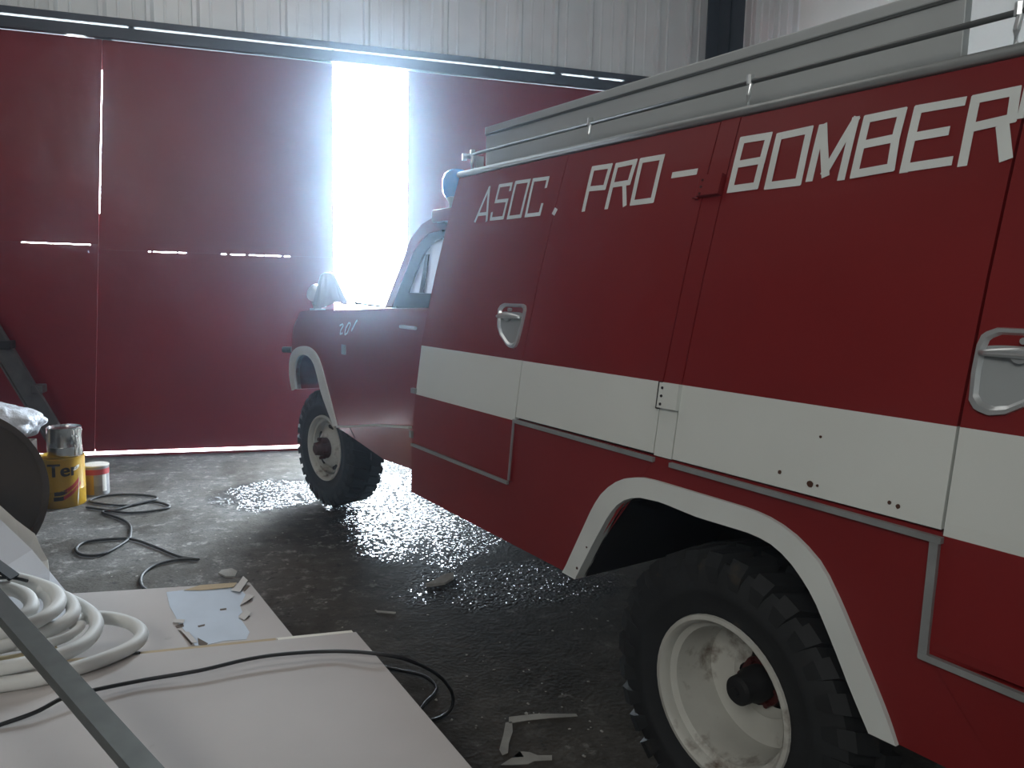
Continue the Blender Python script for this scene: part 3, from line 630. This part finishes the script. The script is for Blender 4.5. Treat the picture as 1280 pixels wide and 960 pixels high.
b = bmesh.new(); bx(b, (1.835, CRT + .07, pe[1] - .03), (pe[0] + .02, GO + .01, pe[1] + .035), bev=.012); build('cab_roof', b, CABRED, truck, smooth=40)
b = bmesh.new(); bx(b, (1.835, CRT + .03, 1.45), (1.86, GO, pe[1])); build('cab_back_wall', b, DARK, truck)
def gpoly(name, px, th, off, m):
    b = bmesh.new(); prism(b, [tr(x_, y_, GO) for x_, y_ in px], th, lambda q, d: (q[0], GO + off + d, q[1])); return build(name, b, m, truck, tri=True)
b = bmesh.new(); P = resample([Vector((*tr(*q, GO), 0)) for q in [(488, 388), (505, 343), (518, 311), (534, 292), (552, 287)]], 12); Q = resample([Vector((*tr(*q, GO), 0)) for q in [(510, 367), (516, 348), (528, 319), (541, 302), (552, 298)]], 12)
V = [[b.verts.new((v.x, GO - k, v.y)) for v in X] for X in (P, Q) for k in (.003, .035)]
for i in range(11):
    for a_, c_ in ((0, 1), (1, 3), (3, 2), (2, 0)): b.faces.new((V[a_][i], V[a_][i + 1], V[c_][i + 1], V[c_][i]))
zb0, zb1 = tr(500, 387, GO), tr(512, 366, GO); bx(b, (1.86, GO - .035, zb0[1] - .01), (zb0[0] + .05, GO - .003, zb1[1])); build('window_frame', b, DARK, truck)
gpoly('vent_bar', [(523, 366), (528, 366), (535, 318), (531, 318)], -.02, -.004, DARK)
gpoly('side_window', [(509, 367), (530, 318), (541, 301), (552, 297), (562, 297), (562, 367)], -.005, -.008, GLASS)
b = bmesh.new(); P = resample([Vector((*q, 0)) for q in pil], 12); V = [[b.verts.new((v.x - .02, oo, v.y)) for v in P] for oo in (GO - .06, CRT + .09)]
for i in range(11): b.faces.new((V[0][i], V[0][i + 1], V[1][i + 1], V[1][i]))
build('windscreen', b, GLASS, truck, smooth=True)
b = bmesh.new(); lathe(b, [(.17, -.012), (.19, -.012), (.19, .012), (.17, .012)], 32, close=True); st = build('steering_wheel', b, DARK, truck, smooth=40); st.location = (2.35, -.55, 1.42); st.rotation_euler = (math.radians(-60), 0, math.radians(90))
b = bmesh.new(); bx(b, (1.88, -.75, 1.1), (1.98, -.32, 1.47), bev=.03); build('seat_back', b, DARK, truck)
# windscreen wiper arm / stay on the cowl
p0 = tr(476, 383, -.4); p1 = tr(445, 379, -.4)
b = bmesh.new(); tube(b, [(p0[0], -.4, p0[1]), (p1[0], -.4, p1[1])], .008, 6); tube(b, [(p1[0], -.4, p1[1]), (p1[0] + .10, -.45, p1[1] - .005)], .012, 6); tube(b, [(p1[0] + .02, -.4, p1[1]), (p1[0] + .28, -.38, p1[1] + .05)], .0035, 6); build('wiper_stay', b, DARK, truck)
# beacon on the cab roof
bs, bz = 2.03, pe[1] - .04
beac = empty('blue_beacon_lamp', T0 + TD * bs + TN * -.30 + Vector((0, 0, bz)), math.radians(108.1)); beac.parent = truck
beac.matrix_parent_inverse = Matrix(); beac.location = (bs, -.30, bz); beac.rotation_euler = (0, 0, 0)
bpy.data.objects.remove(beac)
b = bmesh.new(); lathe(b, [(.001, 0), (.06, 0), (.06, .012), (.042, .02), (.038, .10), (.05, .12), (.05, .128), (.001, .128)], 24, 'z'); bb = build('beacon_post', b, ALU, truck, smooth=40); bb.location = (bs, -.30, bz)
b = bmesh.new(); lathe(b, [(.056, .128), (.070, .15), (.074, .19), (.072, .215), (.060, .245), (.036, .262), (.001, .268)], 28, 'z'); build('blue_lens', b, BLUE, bb, smooth=True)
b = bmesh.new(); lathe(b, [(.001, .128), (.035, .13), (.035, .20), (.02, .225), (.001, .23)], 16, 'z'); build('reflector', b, CHROME, bb, smooth=True)
# search lamp on the left wing, with a grey cloth thrown over its bowl (cloth = its own thing)
s_, z_ = tr(397, 388, -.30); lx, lz = s_, z_
b = bmesh.new(); tube(b, [(lx, -.30, 1.385), (lx + .0, -.30, lz + .03)], .03, 10); bx(b, (lx - .05, -.34, 1.385), (lx + .05, -.26, 1.40)); tube(b, [(lx, -.30, lz + .03), (lx + .05, -.30, lz + .075)], .03, 10)
lamp = build('search_lamp_bracket', b, STEELG, truck, smooth=40)
b = bmesh.new(); lathe(b, [(.001, -.07), (.04, -.065), (.06, -.03), (.065, .01), (.065, .02), (.055, .022)], 24); q = build('lamp_bowl', b, CHROME, lamp, smooth=40); q.location = (lx + .03, -.30, lz + .12); q.rotation_euler = (math.radians(15), 0, math.radians(-70))
b = bmesh.new(); lathe(b, [(.055, .022), (.001, .03)], 24); g = build('lamp_glass', b, DARK, lamp, smooth=True); g.location = q.location; g.rotation_euler = q.rotation_euler
# pleated cloth cone
cw = T0 + TD * (lx - .27) + TN * (-.30)
b = bmesh.new(); n_ = 48; rings = []
for t, r_, hz_ in ((0, .035, .30), (.2, .07, .285), (.45, .105, .21), (.7, .135, .13), (1, .165, .045)):
    rings.append([b.verts.new(((r_ * (1 + .16 * t * math.sin(k * math.tau * 9 / n_ + 1.3 * t)) * math.cos(k * math.tau / n_)), r_ * .8 * (1 + .16 * t * math.sin(k * math.tau * 9 / n_ + 1.3 * t)) * math.sin(k * math.tau / n_), hz_ + .018 * t * math.sin(k * math.tau * 3 / n_))) for k in range(n_)])
for A, B in zip(rings, rings[1:]):
    for k in range(n_): b.faces.new((A[k], A[(k + 1) % n_], B[(k + 1) % n_], B[k]))
b.faces.new(rings[0])
bmesh.ops.scale(b, vec=(.66, .66, .84), verts=b.verts[:]); cl = build('cloth_cover', b, CLOTH, smooth=True); cl.location = (cw.x, cw.y, 1.402); cl.rotation_euler = (0, math.radians(-6), math.radians(20))
sol = cl.modifiers.new('thickness', 'SOLIDIFY'); sol.thickness = .004
tag(cl, 'silver grey pleated cloth draped in a cone on the truck wing beside the lamp', 'cloth')

# ------------------------------------------------------------------ boards in the foreground
def slab(name, pts, z0, z1, m, me=None, parent=None):
    b = bmesh.new(); A, B = prism(b, pts, 1, lambda q, d: (q[0], q[1], z1 if d == 0 else z0))
    b.faces.ensure_lookup_table()
    if me:
        for f in b.faces[2:]: f.material_index = 1
    return build(name, b, [m, me] if me else m, parent)
bk = [at_z(312, 728, .25), at_z(366, 795, .25)]
dv = Vector((bk[1].x - bk[0].x, bk[1].y - bk[0].y)).normalized()
B0 = Vector((bk[0].x, bk[0].y)); lf = Vector((-1, .05)).normalized()
def quad(o_, u, L1, v, L2): o_ = Vector(o_); return [tuple(o_), tuple(o_ + u * L1), tuple(o_ + u * L1 + v * L2), tuple(o_ + v * L2)]
t_ = tag(slab('plasterboard_sheet', quad(B0, dv, 2.3, lf, 1.5), .237, .25, BOARD, BOARDE), 'grey plasterboard sheet farther back, with a torn pale blue patch', 'board', 'plasterboard sheets stacked on the floor')
for k in range(2): tag(slab('plasterboard_sheet', quad(B0 - dv * (-.015 - .01 * k), dv, 2.3, lf, 1.5), .209 + .014 * k, .222 + .014 * k, BOARD, BOARDE), 'plasterboard sheet stacked under the one with the torn blue patch, %s' % ('lowest' if k == 0 else 'second from below'), 'board', 'plasterboard sheets stacked on the floor')
for k in range(3):
    o_ = B0 + dv * (.25 + .85 * k) + lf * .06; tag(slab('timber_bearer', [tuple(o_), tuple(o_ + lf * 1.35), tuple(o_ + lf * 1.35 + dv * .1), tuple(o_ + dv * .1)], 0, .209, WOOD), 'rough timber bearer under the plasterboard stack, %s from the gate' % ('first', 'second', 'third')[k], 'timber', 'bearers under the boards')
F0 = at_z(445, 790, .305); F1 = at_z(590, 960, .305); fv = Vector((F1.x - F0.x, F1.y - F0.y)).normalized(); fo_ = Vector((F0.x, F0.y)); fl = Vector((at_z(180, 817, .305).x - F0.x, at_z(180, 817, .305).y - F0.y)).normalized()
tag(slab('plasterboard_sheet', quad(fo_, fv, 1.75, fl, 1.75), .292, .305, BOARD, BOARDE), 'large plain plasterboard sheet nearest the camera, black cable lying across it', 'board', 'plasterboard sheets stacked on the floor')
tag(slab('plasterboard_sheet', quad(fo_ - fv * .050 + fl * .27, fv, 1.75, fl, 1.4), .278, .291, BOARDE), 'plasterboard sheet with tan edge peeping out under the nearest sheet', 'board', 'plasterboard sheets stacked on the floor')
tag(slab('plasterboard_sheet', quad(fo_ - fv * .050, fv, 1.75, fl, .265), .277, .2915, BOARDW), 'narrow sheet with a bright white edge under the right of the nearest sheet', 'board', 'plasterboard sheets stacked on the floor')
slb = [o for o in COL.objects if o.name.startswith('plasterboard_sheet')][-1]
tag(slab('plasterboard_sheet', quad(fo_ + fv * .03, fv, 1.7, fl, 1.7), .2505, .2765, BOARD, BOARDE), 'lowest sheet of the near pile, resting on the stack with the blue patch', 'board', 'plasterboard sheets stacked on the floor')
# torn patch on the back sheet
zb = .2512
pp = [(208, 740), (235, 737), (262, 736), (285, 734), (300, 737), (308, 744), (305, 752), (300, 757), (303, 765), (298, 770), (304, 778), (312, 790), (308, 799), (280, 801), (258, 806), (244, 807), (234, 792), (224, 780), (218, 768), (212, 758)]
b = bmesh.new(); prism(b, [tuple(at_z(x_, y_, zb)[:2]) for x_, y_ in pp], .0012, lambda q, d: (q[0], q[1], zb - .001 + d * 1)); pt = build('torn_paper_patch', b, PATCH, t_, tri=True)
def flap(pts, z0, lift, m=TORN):
    b = bmesh.new(); P = [at_z(x_, y_, z0) for x_, y_ in pts]; P[1].z += lift * .6; P[2].z += lift * .7
    if len(P) > 4: P[3].z += lift * .5
    A = [b.verts.new(v) for v in P]; B = [b.verts.new(v + Vector((0, 0, .0015))) for v in P]; b.faces.new(A); b.faces.new(B[::-1])
    for i in range(len(A)): b.faces.new((A[i], A[(i + 1) % len(A)], B[(i + 1) % len(A)], B[i]))
    return build('paper_flap', b, m, t_, tri=True)
flap([(288, 738), (300, 742), (310, 728), (304, 722), (296, 732)], .254, .012); flap([(300, 757), (312, 752), (318, 748), (308, 742)], .254, .014); flap([(298, 772), (308, 764), (314, 769), (306, 775)], .254, .014)
flap([(216, 778), (229, 781), (231, 777), (219, 774)], .254, .01); flap([(228, 790), (240, 806), (247, 806), (236, 790)], .254, .012)
flap([(230, 738), (250, 733), (296, 730), (292, 735), (252, 738)], .253, .008, BOARDE)
for P in ([(305, 750), (311, 746), (316, 748), (309, 752)], [(304, 771), (309, 768), (313, 770), (307, 773)], [(219, 782), (229, 779), (230, 783), (221, 785)], [(222, 787), (226, 788), (241, 804), (239, 806)], [(247, 797), (260, 804), (258, 807), (248, 806)], [(304, 737), (309, 731), (313, 732), (306, 739)], [(275, 761), (283, 760), (283, 762), (275, 763)], [(247, 782), (256, 780), (256, 782), (248, 784)]):
    b = bmesh.new(); prism(b, [tuple(at_z(x_, y_, zb + .001)[:2]) for x_, y_ in P], .0006, lambda q, d: (q[0], q[1], zb + .0002 + d)); build('tear_mark', b, TARD, t_, tri=True)
# steel stud lying across the pile
P0 = at_z(-45, 702, .60); P1 = at_z(235, 1018, .43)
d_ = (P1 - P0).normalized(); sd = d_.cross(Vector((0, 0, 1))).normalized(); up_ = sd.cross(d_)
b = bmesh.new()
for a_, c_ in ((( -.028, .0), (.028, .002)), ((-.028, -.03), (-.026, .0)), ((.026, -.03), (.028, .0)), ((-.028, -.032), (-.020, -.030)), ((.020, -.032), (.028, -.030))):
    V = [b.verts.new(e + sd * u + up_ * v_) for e in (P0, P1) for u, v_ in ((a_[0], a_[1]), (c_[0], a_[1]), (c_[0], c_[1]), (a_[0], c_[1]))]
    for f in ((0, 1, 2, 3), (4, 5, 6, 7), (0, 1, 5, 4), (1, 2, 6, 5), (2, 3, 7, 6), (3, 0, 4, 7)): b.faces.new([V[i] for i in f])
tag(build('steel_stud', b, STUD), 'grey steel channel stud lying diagonally over the white hose', 'metal bar')
# white hose coil on the boards
def hose(pts, m, r, name, label, cat, closed=False, grp=None):
    b = bmesh.new(); tube(b, spline(pts, 8, closed), r, 10, closed); o = build(name, b, m, smooth=True); tag(o, label, cat, grp); return o
Zc = .305; rh = .0235
loops = [
 [(178, 792), (170, 815), (120, 832), (60, 848), (0, 862), (-80, 862), (-150, 838), (-170, 800), (-120, 765), (-30, 745), (60, 750), (118, 776)],
 [(150, 775), (176, 787), (165, 808), (105, 826), (40, 838)],
]
def L3(P, z): return [at_z(x_, y_, z + (q[0] if q else 0)) for x_, y_, *q in P]
b = bmesh.new()
c0 = [(-160, 800, .02), (-150, 850, .02), (-60, 866, .0), (0, 856, 0), (50, 848, 0), (100, 834, 0), (140, 820, 0), (168, 806, 0), (177, 792, 0), (165, 780, .0), (140, 773, .01), (110, 772, .03), (90, 778, .05)]
lines = [c0,
 [(-150, 770, .05), (-60, 748, .06), (10, 738, .07), (60, 742, .07), (98, 756, .06), (120, 776, .05), (112, 798, .04), (85, 815, .04), (40, 828, .04), (-20, 838, .04), (-90, 838, .04), (-150, 815, .05)],
 [(-150, 765, .09), (-60, 735, .10), (0, 724, .11), (40, 730, .11), (62, 748, .10), (60, 768, .09), (35, 785, .09), (-10, 800, .08), (-80, 805, .08), (-150, 790, .08)],
 [(-120, 760, .12), (-50, 738, .14), (0, 734, .14), (32, 744, .14), (38, 762, .13), (10, 778, .12), (-50, 788, .12), (-120, 782, .12)],
 [(-140, 830, .02), (-60, 822, .06), (0, 808, .07), (40, 795, .07), (78, 780, .08), (92, 764, .09), (82, 748, .10), (50, 738, .11)],
 [(-140, 800, .05), (-50, 800, .1), (20, 786, .11), (58, 770, .12), (74, 752, .12), (60, 735, .12), (10, 722, .12), (-60, 722, .12)],
 [(-100, 850, .02), (0, 812, .05), (50, 806, .06), (80, 798, .07), (98, 786, .08), (102, 779, .09)]]
for ln in lines:
    tube(b, spline(L3(ln, Zc + rh + .001), 8), rh if ln is not lines[-1] else .015, 10)
hs = tag(build('hose_coil', b, HOSEM, smooth=True), 'thick white plastic hose coiled on the plasterboard sheets', 'hose')
b = bmesh.new(); tube(b, spline(L3([(-120, 834, 0), (-40, 832, 0), (10, 826, 0), (50, 818, 0), (70, 812, 0)], Zc + .02), 8), .018, 10); tag(build('yellowed_pipe', b, HOSEY, smooth=True), 'yellowed plastic pipe end tucked under the white hose coil', 'pipe')
tag(hose(L3([(-60, 715, .0), (-10, 722, .0), (14, 722, .0), (34, 726, -.005)], .49), CABLEM, .006, 'thin_lead', 'short thin black lead lying on top of the white hose', 'cable'), 'short thin black lead lying on top of the white hose', 'cable')
tag(hose(L3([(125, 822, 0), (140, 820, 0), (158, 817, 0), (175, 816, 0)], Zc + .005), CABLEM, .005, 'cable_stub', 'short black cable stub beside the bend of the white hose', 'cable'), 'short black cable stub beside the bend of the white hose', 'cable')
# black cable over the near board, curling on the floor
cb = [(-60, 925, .312), (0, 906, .315), (45, 890, .325), (80, 872, .335), (120, 862, .33), (180, 850, .325), (250, 838, .33), (310, 824, .335), (360, 817, .335), (420, 814, .33), (470, 817, .335), (510, 825, .30), (545, 842, .20), (563, 862, .10), (566, 880, .04), (557, 893, .012), (540, 900, .01), (515, 897, .01)]
b = bmesh.new(); tube(b, spline([at_z(*q) for q in cb], 8), .0065, 8); tag(build('black_cable', b, CABLEM, smooth=True), 'black cable crossing the nearest board and looping over its edge', 'cable')
cb = [(470, 832, .01), (500, 838, .01), (530, 845, .01), (545, 858, .01), (542, 868, .01), (532, 878, .01), (526, 886, .01), (520, 889, .01)]
b = bmesh.new(); tube(b, spline([at_z(*q) for q in cb], 8), .0065, 8); tag(build('black_cable', b, CABLEM, smooth=True), 'black cable loop lying on the floor right of the near board', 'cable')
# dusty cable on the floor near the gate
cb = [(108, 634), (130, 637), (160, 641), (195, 638), (212, 633), (190, 627), (160, 632), (130, 630), (112, 626), (128, 620), (160, 618), (190, 620), (195, 624), (170, 630), (145, 637), (128, 640), (150, 648), (162, 656), (163, 668), (158, 676), (130, 692), (105, 694), (95, 687), (105, 678), (135, 674), (165, 674), (195, 684), (225, 696), (248, 699), (225, 699), (195, 706), (178, 718), (177, 732), (190, 742)]
b = bmesh.new(); tube(b, spline([at_z(x_, y_, .011) for x_, y_ in cb], 6), .0085, 8); tag(build('dusty_cable', b, CABLED, smooth=True), 'dusty dark cable lying in loops on the floor before the red gate', 'cable')

# ------------------------------------------------------------------ clutter on the left
# yellow tin with print
def can(name, c, r, h, m, n=40, lid=None):
    b = bmesh.new(); lathe(b, [(.001, 0), (r * .98, 0), (r, .006), (r, h * .33), (r * 1.012, h * .345), (r, h * .36), (r, h - .012), (r * 1.02, h - .008), (r * 1.02, h), (r * .97, h), (r * .96, h - .01), (.001, h - .012)], n, 'z')
    o = build(name, b, m, smooth=35); o.location = c; return o
yc = Vector((-1.56, 5.88, 0)); YR, YH = .150, .345
yb = can('yellow_tin', yc, YR, YH, YEL); tag(yb, 'large yellow tin with black lettering and a red swoosh below the bare can', 'tin')
look = math.atan2(-yc.y, -yc.x)
def wrap(u, z, pr=.0012): a = look + u / YR; return (math.cos(a) * (YR + pr), math.sin(a) * (YR + pr), z)
fc = bpy.data.curves.new('print', 'FONT'); fc.body = 'Ter'; fc.size = .125; fc.align_x = 'CENTER'; fc.offset = .0015; fo2 = bpy.data.objects.new('print', fc); COL.objects.link(fo2)
dg = bpy.context.evaluated_depsgraph_get(); me = bpy.data.meshes.new_from_object(fo2.evaluated_get(dg)); bpy.data.objects.remove(fo2)
b = bmesh.new(); b.from_mesh(me); me.transform(Matrix.Translation((.005, .0015, 0))); b.from_mesh(me); bmesh.ops.triangulate(b, faces=b.faces[:]); bmesh.ops.subdivide_edges(b, edges=b.edges[:], cuts=3)
for v in b.verts: v.co = wrap(v.co.x + .01, v.co.y + .225, .003)
build('printed_word', b, BLK, yb)
def band(name, P, w, m, pr=.0012):
    b = bmesh.new(); S = spline([Vector((*q, 0)) for q in P], 6); A = [b.verts.new(wrap(q.x, q.y + w / 2, pr)) for q in S]; B = [b.verts.new(wrap(q.x, q.y - w / 2, pr)) for q in S]
    for i in range(len(S) - 1): b.faces.new((A[i], A[i + 1], B[i + 1], B[i]))
    build(name, b, m, yb)
band('dark_swoosh', [(-.045, .105), (.0, .108), (.03, .118)], .03, BLK); band('red_swoosh', [(.02, .115), (.07, .145), (.12, .19)], .03, REDP); band('dark_swoosh', [(-.05, .068), (0, .07), (.02, .075)], .028, BLK); band('red_swoosh', [(.01, .072), (.06, .1), (.13, .16)], .026, REDP, .0016)
band('white_splash', [(.10, .03), (.11, .1), (.118, .2)], .05, WHT, .002)
b = bmesh.new(); P = []
for k in range(9):
    x_ = .075 + .006 * k; wd = .010 * math.sin((k + 1) / 10 * math.pi) + .003
    P.append((x_, .262 + .003 * k, wd))
A = [b.verts.new(wrap(x_, z_ + w_, .003)) for x_, z_, w_ in P]; B = [b.verts.new(wrap(x_, z_ - w_, .003)) for x_, z_, w_ in P]
for i in range(8): b.faces.new((A[i], A[i + 1], B[i + 1], B[i]))
build('plaster_drip', b, WHT, yb)
# bare can on top
mc = can('bare_can', (yc.x + .035, yc.y - .01, YH + .001), .108, .205, TIN); tag(mc, 'open bare metal can standing on the yellow tin', 'can')
b = bmesh.new(); random.seed(3)
for k in range(5):
    a = look + .55 + k * .13; P = [Vector((math.cos(a + .1 * random.uniform(-1, 1)) * (.110 + .008 * random.random()), math.sin(a + .1 * random.uniform(-1, 1)) * (.110 + .008 * random.random()), z_)) for z_ in (.19, .15, .1, .05, .01)]
    tube(b, spline(P, 4), .0035, 6)
build('paint_drip', b, WHT, mc, smooth=True)
# small can behind
sc_ = at_z(119, 621, 0) + Vector((0, .10, 0)); sm = can('small_paint_can', (sc_.x - .01, sc_.y, 0), .085, .215, TINW, 32); tag(sm, 'small paint can with pale lid right of the yellow tin', 'can')
def ringband(par, r, z0, z1, m, name, a0=0, a1=math.tau):
    b = bmesh.new(); n_ = 24; A = [b.verts.new((math.cos(a0 + (a1 - a0) * k / n_) * r, math.sin(a0 + (a1 - a0) * k / n_) * r, z0)) for k in range(n_ + 1)]; B = [b.verts.new((v.co.x, v.co.y, z1)) for v in A]
    for k in range(n_): b.faces.new((A[k], A[k + 1], B[k + 1], B[k]))
    build(name, b, m, par, smooth=True)
lk = math.atan2(-sc_.y, -sc_.x)
ringband(sm, .0862, .155, .195, REDP, 'red_label_band'); ringband(sm, .0864, .01, .154, YEL, 'yellow_label', lk - 1.5, lk - .2); ringband(sm, .0866, .03, .154, WHT, 'white_label', lk + .45, lk + .85)
b = bmesh.new(); lathe(b, [(.001, .216), (.08, .216), (.088, .214), (.088, .222), (.001, .224)], 28, 'z'); build('lid', b, PAPERC, sm, smooth=35)
# crumpled things: noise displaced spheres
def crumple(name, c, sx, sy, sz, m, seed, amp=.25, sub=4, label='', cat=''):
    random.seed(seed); b = bmesh.new(); bmesh.ops.create_icosphere(b, subdivisions=sub, radius=1)
    ks = [(Vector((random.gauss(0, 1), random.gauss(0, 1), random.gauss(0, 1))).normalized(), random.uniform(2, 9), random.uniform(0, 6)) for _ in range(16)]
    for v in b.verts:
        n_ = v.co.normalized(); d = sum(abs(math.sin(n_.dot(k) * f + p_)) for k, f, p_ in ks) / 16 - .6
        v.co = Vector((n_.x * sx, n_.y * sy, n_.z * sz)) * (1 + amp * 2.2 * d)
    zm = min(v.co.z for v in b.verts)
    for v in b.verts: v.co.z -= zm
    o = build(name, b, m, smooth=28); o.location = c; tag(o, label, cat); return o
# support: carton left of the tin, mostly hidden by the drum
b = bmesh.new(); bx(b, (-2.55, 5.55, 0), (-1.76, 6.1, .43), bev=.004); ct = tag(build('carton', b, CARD), 'brown carton hidden behind the drum, plastic bag lying on it', 'box')
b = bmesh.new(); bx(b, (-2.54, 5.80, .43), (-1.77, 5.85, .4312)); build('packing_tape', b, BOARDE, ct)
crumple('plastic_bag', (-1.99, 5.72, .431), .36, .2, .15, FILM, 5, .30, 5, 'crumpled clear plastic bag lying left of the bare can', 'plastic bag')
crumple('crumpled_wrapper', (-1.745, 5.42, 0), .035, .03, .03, WHT, 8, .3, 3, 'small white crumpled wrapper on the floor beside the yellow tin', 'wrapper')
# fibre drum on its side
dc = at_z(-62, 742, 0); DR = .47
b = bmesh.new(); lathe(b, [(.001, .0), (DR * .93, 0), (DR * .94, -.012), (DR, -.012), (DR, .03), (DR * .985, .035), (DR * .985, .75), (DR, .755), (DR, .80), (.001, .80)], 64)
dr = build('fibre_drum', b, CARD, smooth=35); dr.location = (dc.x - .02, dc.y, DR); dr.rotation_euler = (0, 0, math.radians(28)); tag(dr, 'dark brown round drum lying on its side at the left edge', 'drum')
# white sheets leaning in front of it
def sheet(name, pts, th, m, label, cat):
    """pts: (px, py, z) corners with their heights"""
    b = bmesh.new(); P = [at_z(*q) for q in pts]; nrm = (P[1] - P[0]).cross(P[-1] - P[0]).normalized() * th
    A = [b.verts.new(v) for v in P]; B = [b.verts.new(v - nrm) for v in P]; b.faces.new(A); b.faces.new(B[::-1])
    for i in range(len(A)): b.faces.new((A[i], A[(i + 1) % len(A)], B[(i + 1) % len(A)], B[i]))
    return tag(build(name, b, m, tri=True), label, cat)
sheet('white_paper_sheet', [(-80, 575, .70), (0, 632, .54), (20, 650, .48), (44, 668, .43), (52, 686, .38), (60, 700, .34), (62, 718, .30), (46, 716, .31), (30, 712, .32), (-80, 690, .40)], .004, PAPERC, 'creamy white sheet with torn edge leaning by the drum', 'sheet')
sheet('white_plastic_panel', [(-90, 590, .76), (0, 650, .57), (40, 688, .45), (62, 715, .39), (84, 742, .33), (108, 772, .27), (60, 790, .27), (-90, 770, .32)], .006, SHEET, 'bluish white plastic sheet slanting down behind the hose coil', 'sheet')
b = bmesh.new(); bar(b, at_z(-40, 680, .62), at_z(18, 722, .50), .05, .01); tag(build('dark_offcut', b, DARK), 'black offcut strip between white sheet and hose at the left edge', 'offcut')
# leaning steel near the gate
b = bmesh.new(); q0 = at_y(92, 572, 7.1); q0.z = .0; q1 = at_y(-60, 330, 7.38)
dd = (q1 - q0).normalized(); bar(b, q0, q1, .15, .02, (0, 1, 0)); s2 = dd.cross(Vector((0, 1, 0))).normalized()
bm2 = tag(build('leaning_steel_plank', b, BEAMM), 'dark grey steel length leaning against the gate at far left', 'beam')
b = bmesh.new(); bar(b, q0 + s2 * -.07 + Vector((0, -.02, 0)), q1 + s2 * -.07 + Vector((0, -.02, 0)), .012, .05, (0, 1, 0)); bar(b, q0 + s2 * .07 + Vector((0, -.02, 0)), q1 + s2 * .07 + Vector((0, -.02, 0)), .012, .05, (0, 1, 0)); build('edge_flange', b, BEAMM, bm2)
for px, py in ((48, 487), (8, 432)):
    c = at_y(px, py, 7.2); b = bmesh.new(); bx(b, (c.x - .05, c.y - .03, c.z - .03), (c.x + .04, c.y + .1, c.z + .04), bev=.008); build('clamp_block', b, DARK if px < 20 else BEAMM, bm2)
# floor litter
def flake(name, pts, h_, m, label, cat='debris', curl=0):
    b = bmesh.new(); P = [at_z(x_, y_, 0) for x_, y_ in pts]; prism(b, P, 1, lambda q, d: (q.x, q.y, .001 + (h_ if d else 0) + (curl * (random.random()) if d else 0))); return tag(build(name, b, m, tri=True), label, cat)
flake('plaster_chip', [(277, 714), (290, 712), (297, 716), (294, 722), (282, 722), (273, 718)], .008, PLAST, 'flat grey plaster chip on the floor beyond the back board')
flake('crumpled_scrap', [(532, 734), (541, 730), (556, 722), (567, 719), (568, 724), (556, 731), (545, 733)], .01, PLAST, 'ragged grey scrap on the dark wet floor mid scene', curl=.02)
flake('wire_offcut', [(470, 764), (495, 766), (494, 768), (471, 766)], .004, PLAST, 'thin pale splinter on the floor left of the dark puddle')
flake('paint_smear', [(632, 904), (640, 903), (641, 915), (636, 930), (635, 942), (628, 945), (624, 938), (629, 920)], .002, PLAST, 'upright white paint smear on the floor by the rear wheel', 'paint mark')
flake('paint_smear', [(636, 897), (670, 893), (720, 893), (722, 896), (690, 898), (660, 901), (636, 905)], .002, PLAST, 'long thin white paint smear on the floor by the rear wheel', 'paint mark')
flake('paint_smear', [(626, 957), (640, 948), (655, 947), (650, 940), (662, 941), (672, 945), (690, 945), (690, 951), (668, 952), (660, 956), (640, 957)], .002, PLAST, 'star-shaped white paint smear at the bottom near the rear wheel', 'paint mark')
random.seed(12); b = bmesh.new()
for k in range(260):
    x_ = random.uniform(120, 760); y_ = random.uniform(600, 950)
    if y_ > 735 and x_ < 330 + (y_ - 735) * 1.3: continue
    c = at_z(x_, y_, 0); r_ = random.uniform(.002, .008)
    n_ = 5; A = [b.verts.new((c.x + r_ * random.uniform(.6, 1.3) * math.cos(j * 1.257), c.y + r_ * random.uniform(.6, 1.6) * math.sin(j * 1.257), .0005)) for j in range(n_)]; t = b.verts.new((c.x, c.y, r_ * .5))
    for j in range(n_): b.faces.new((A[j], A[(j + 1) % n_], t))
o = build('plaster_crumbs', b, PLAST, kind='stuff'); o['label'] = 'pale plaster crumbs scattered over the dark floor'; o['category'] = 'debris'
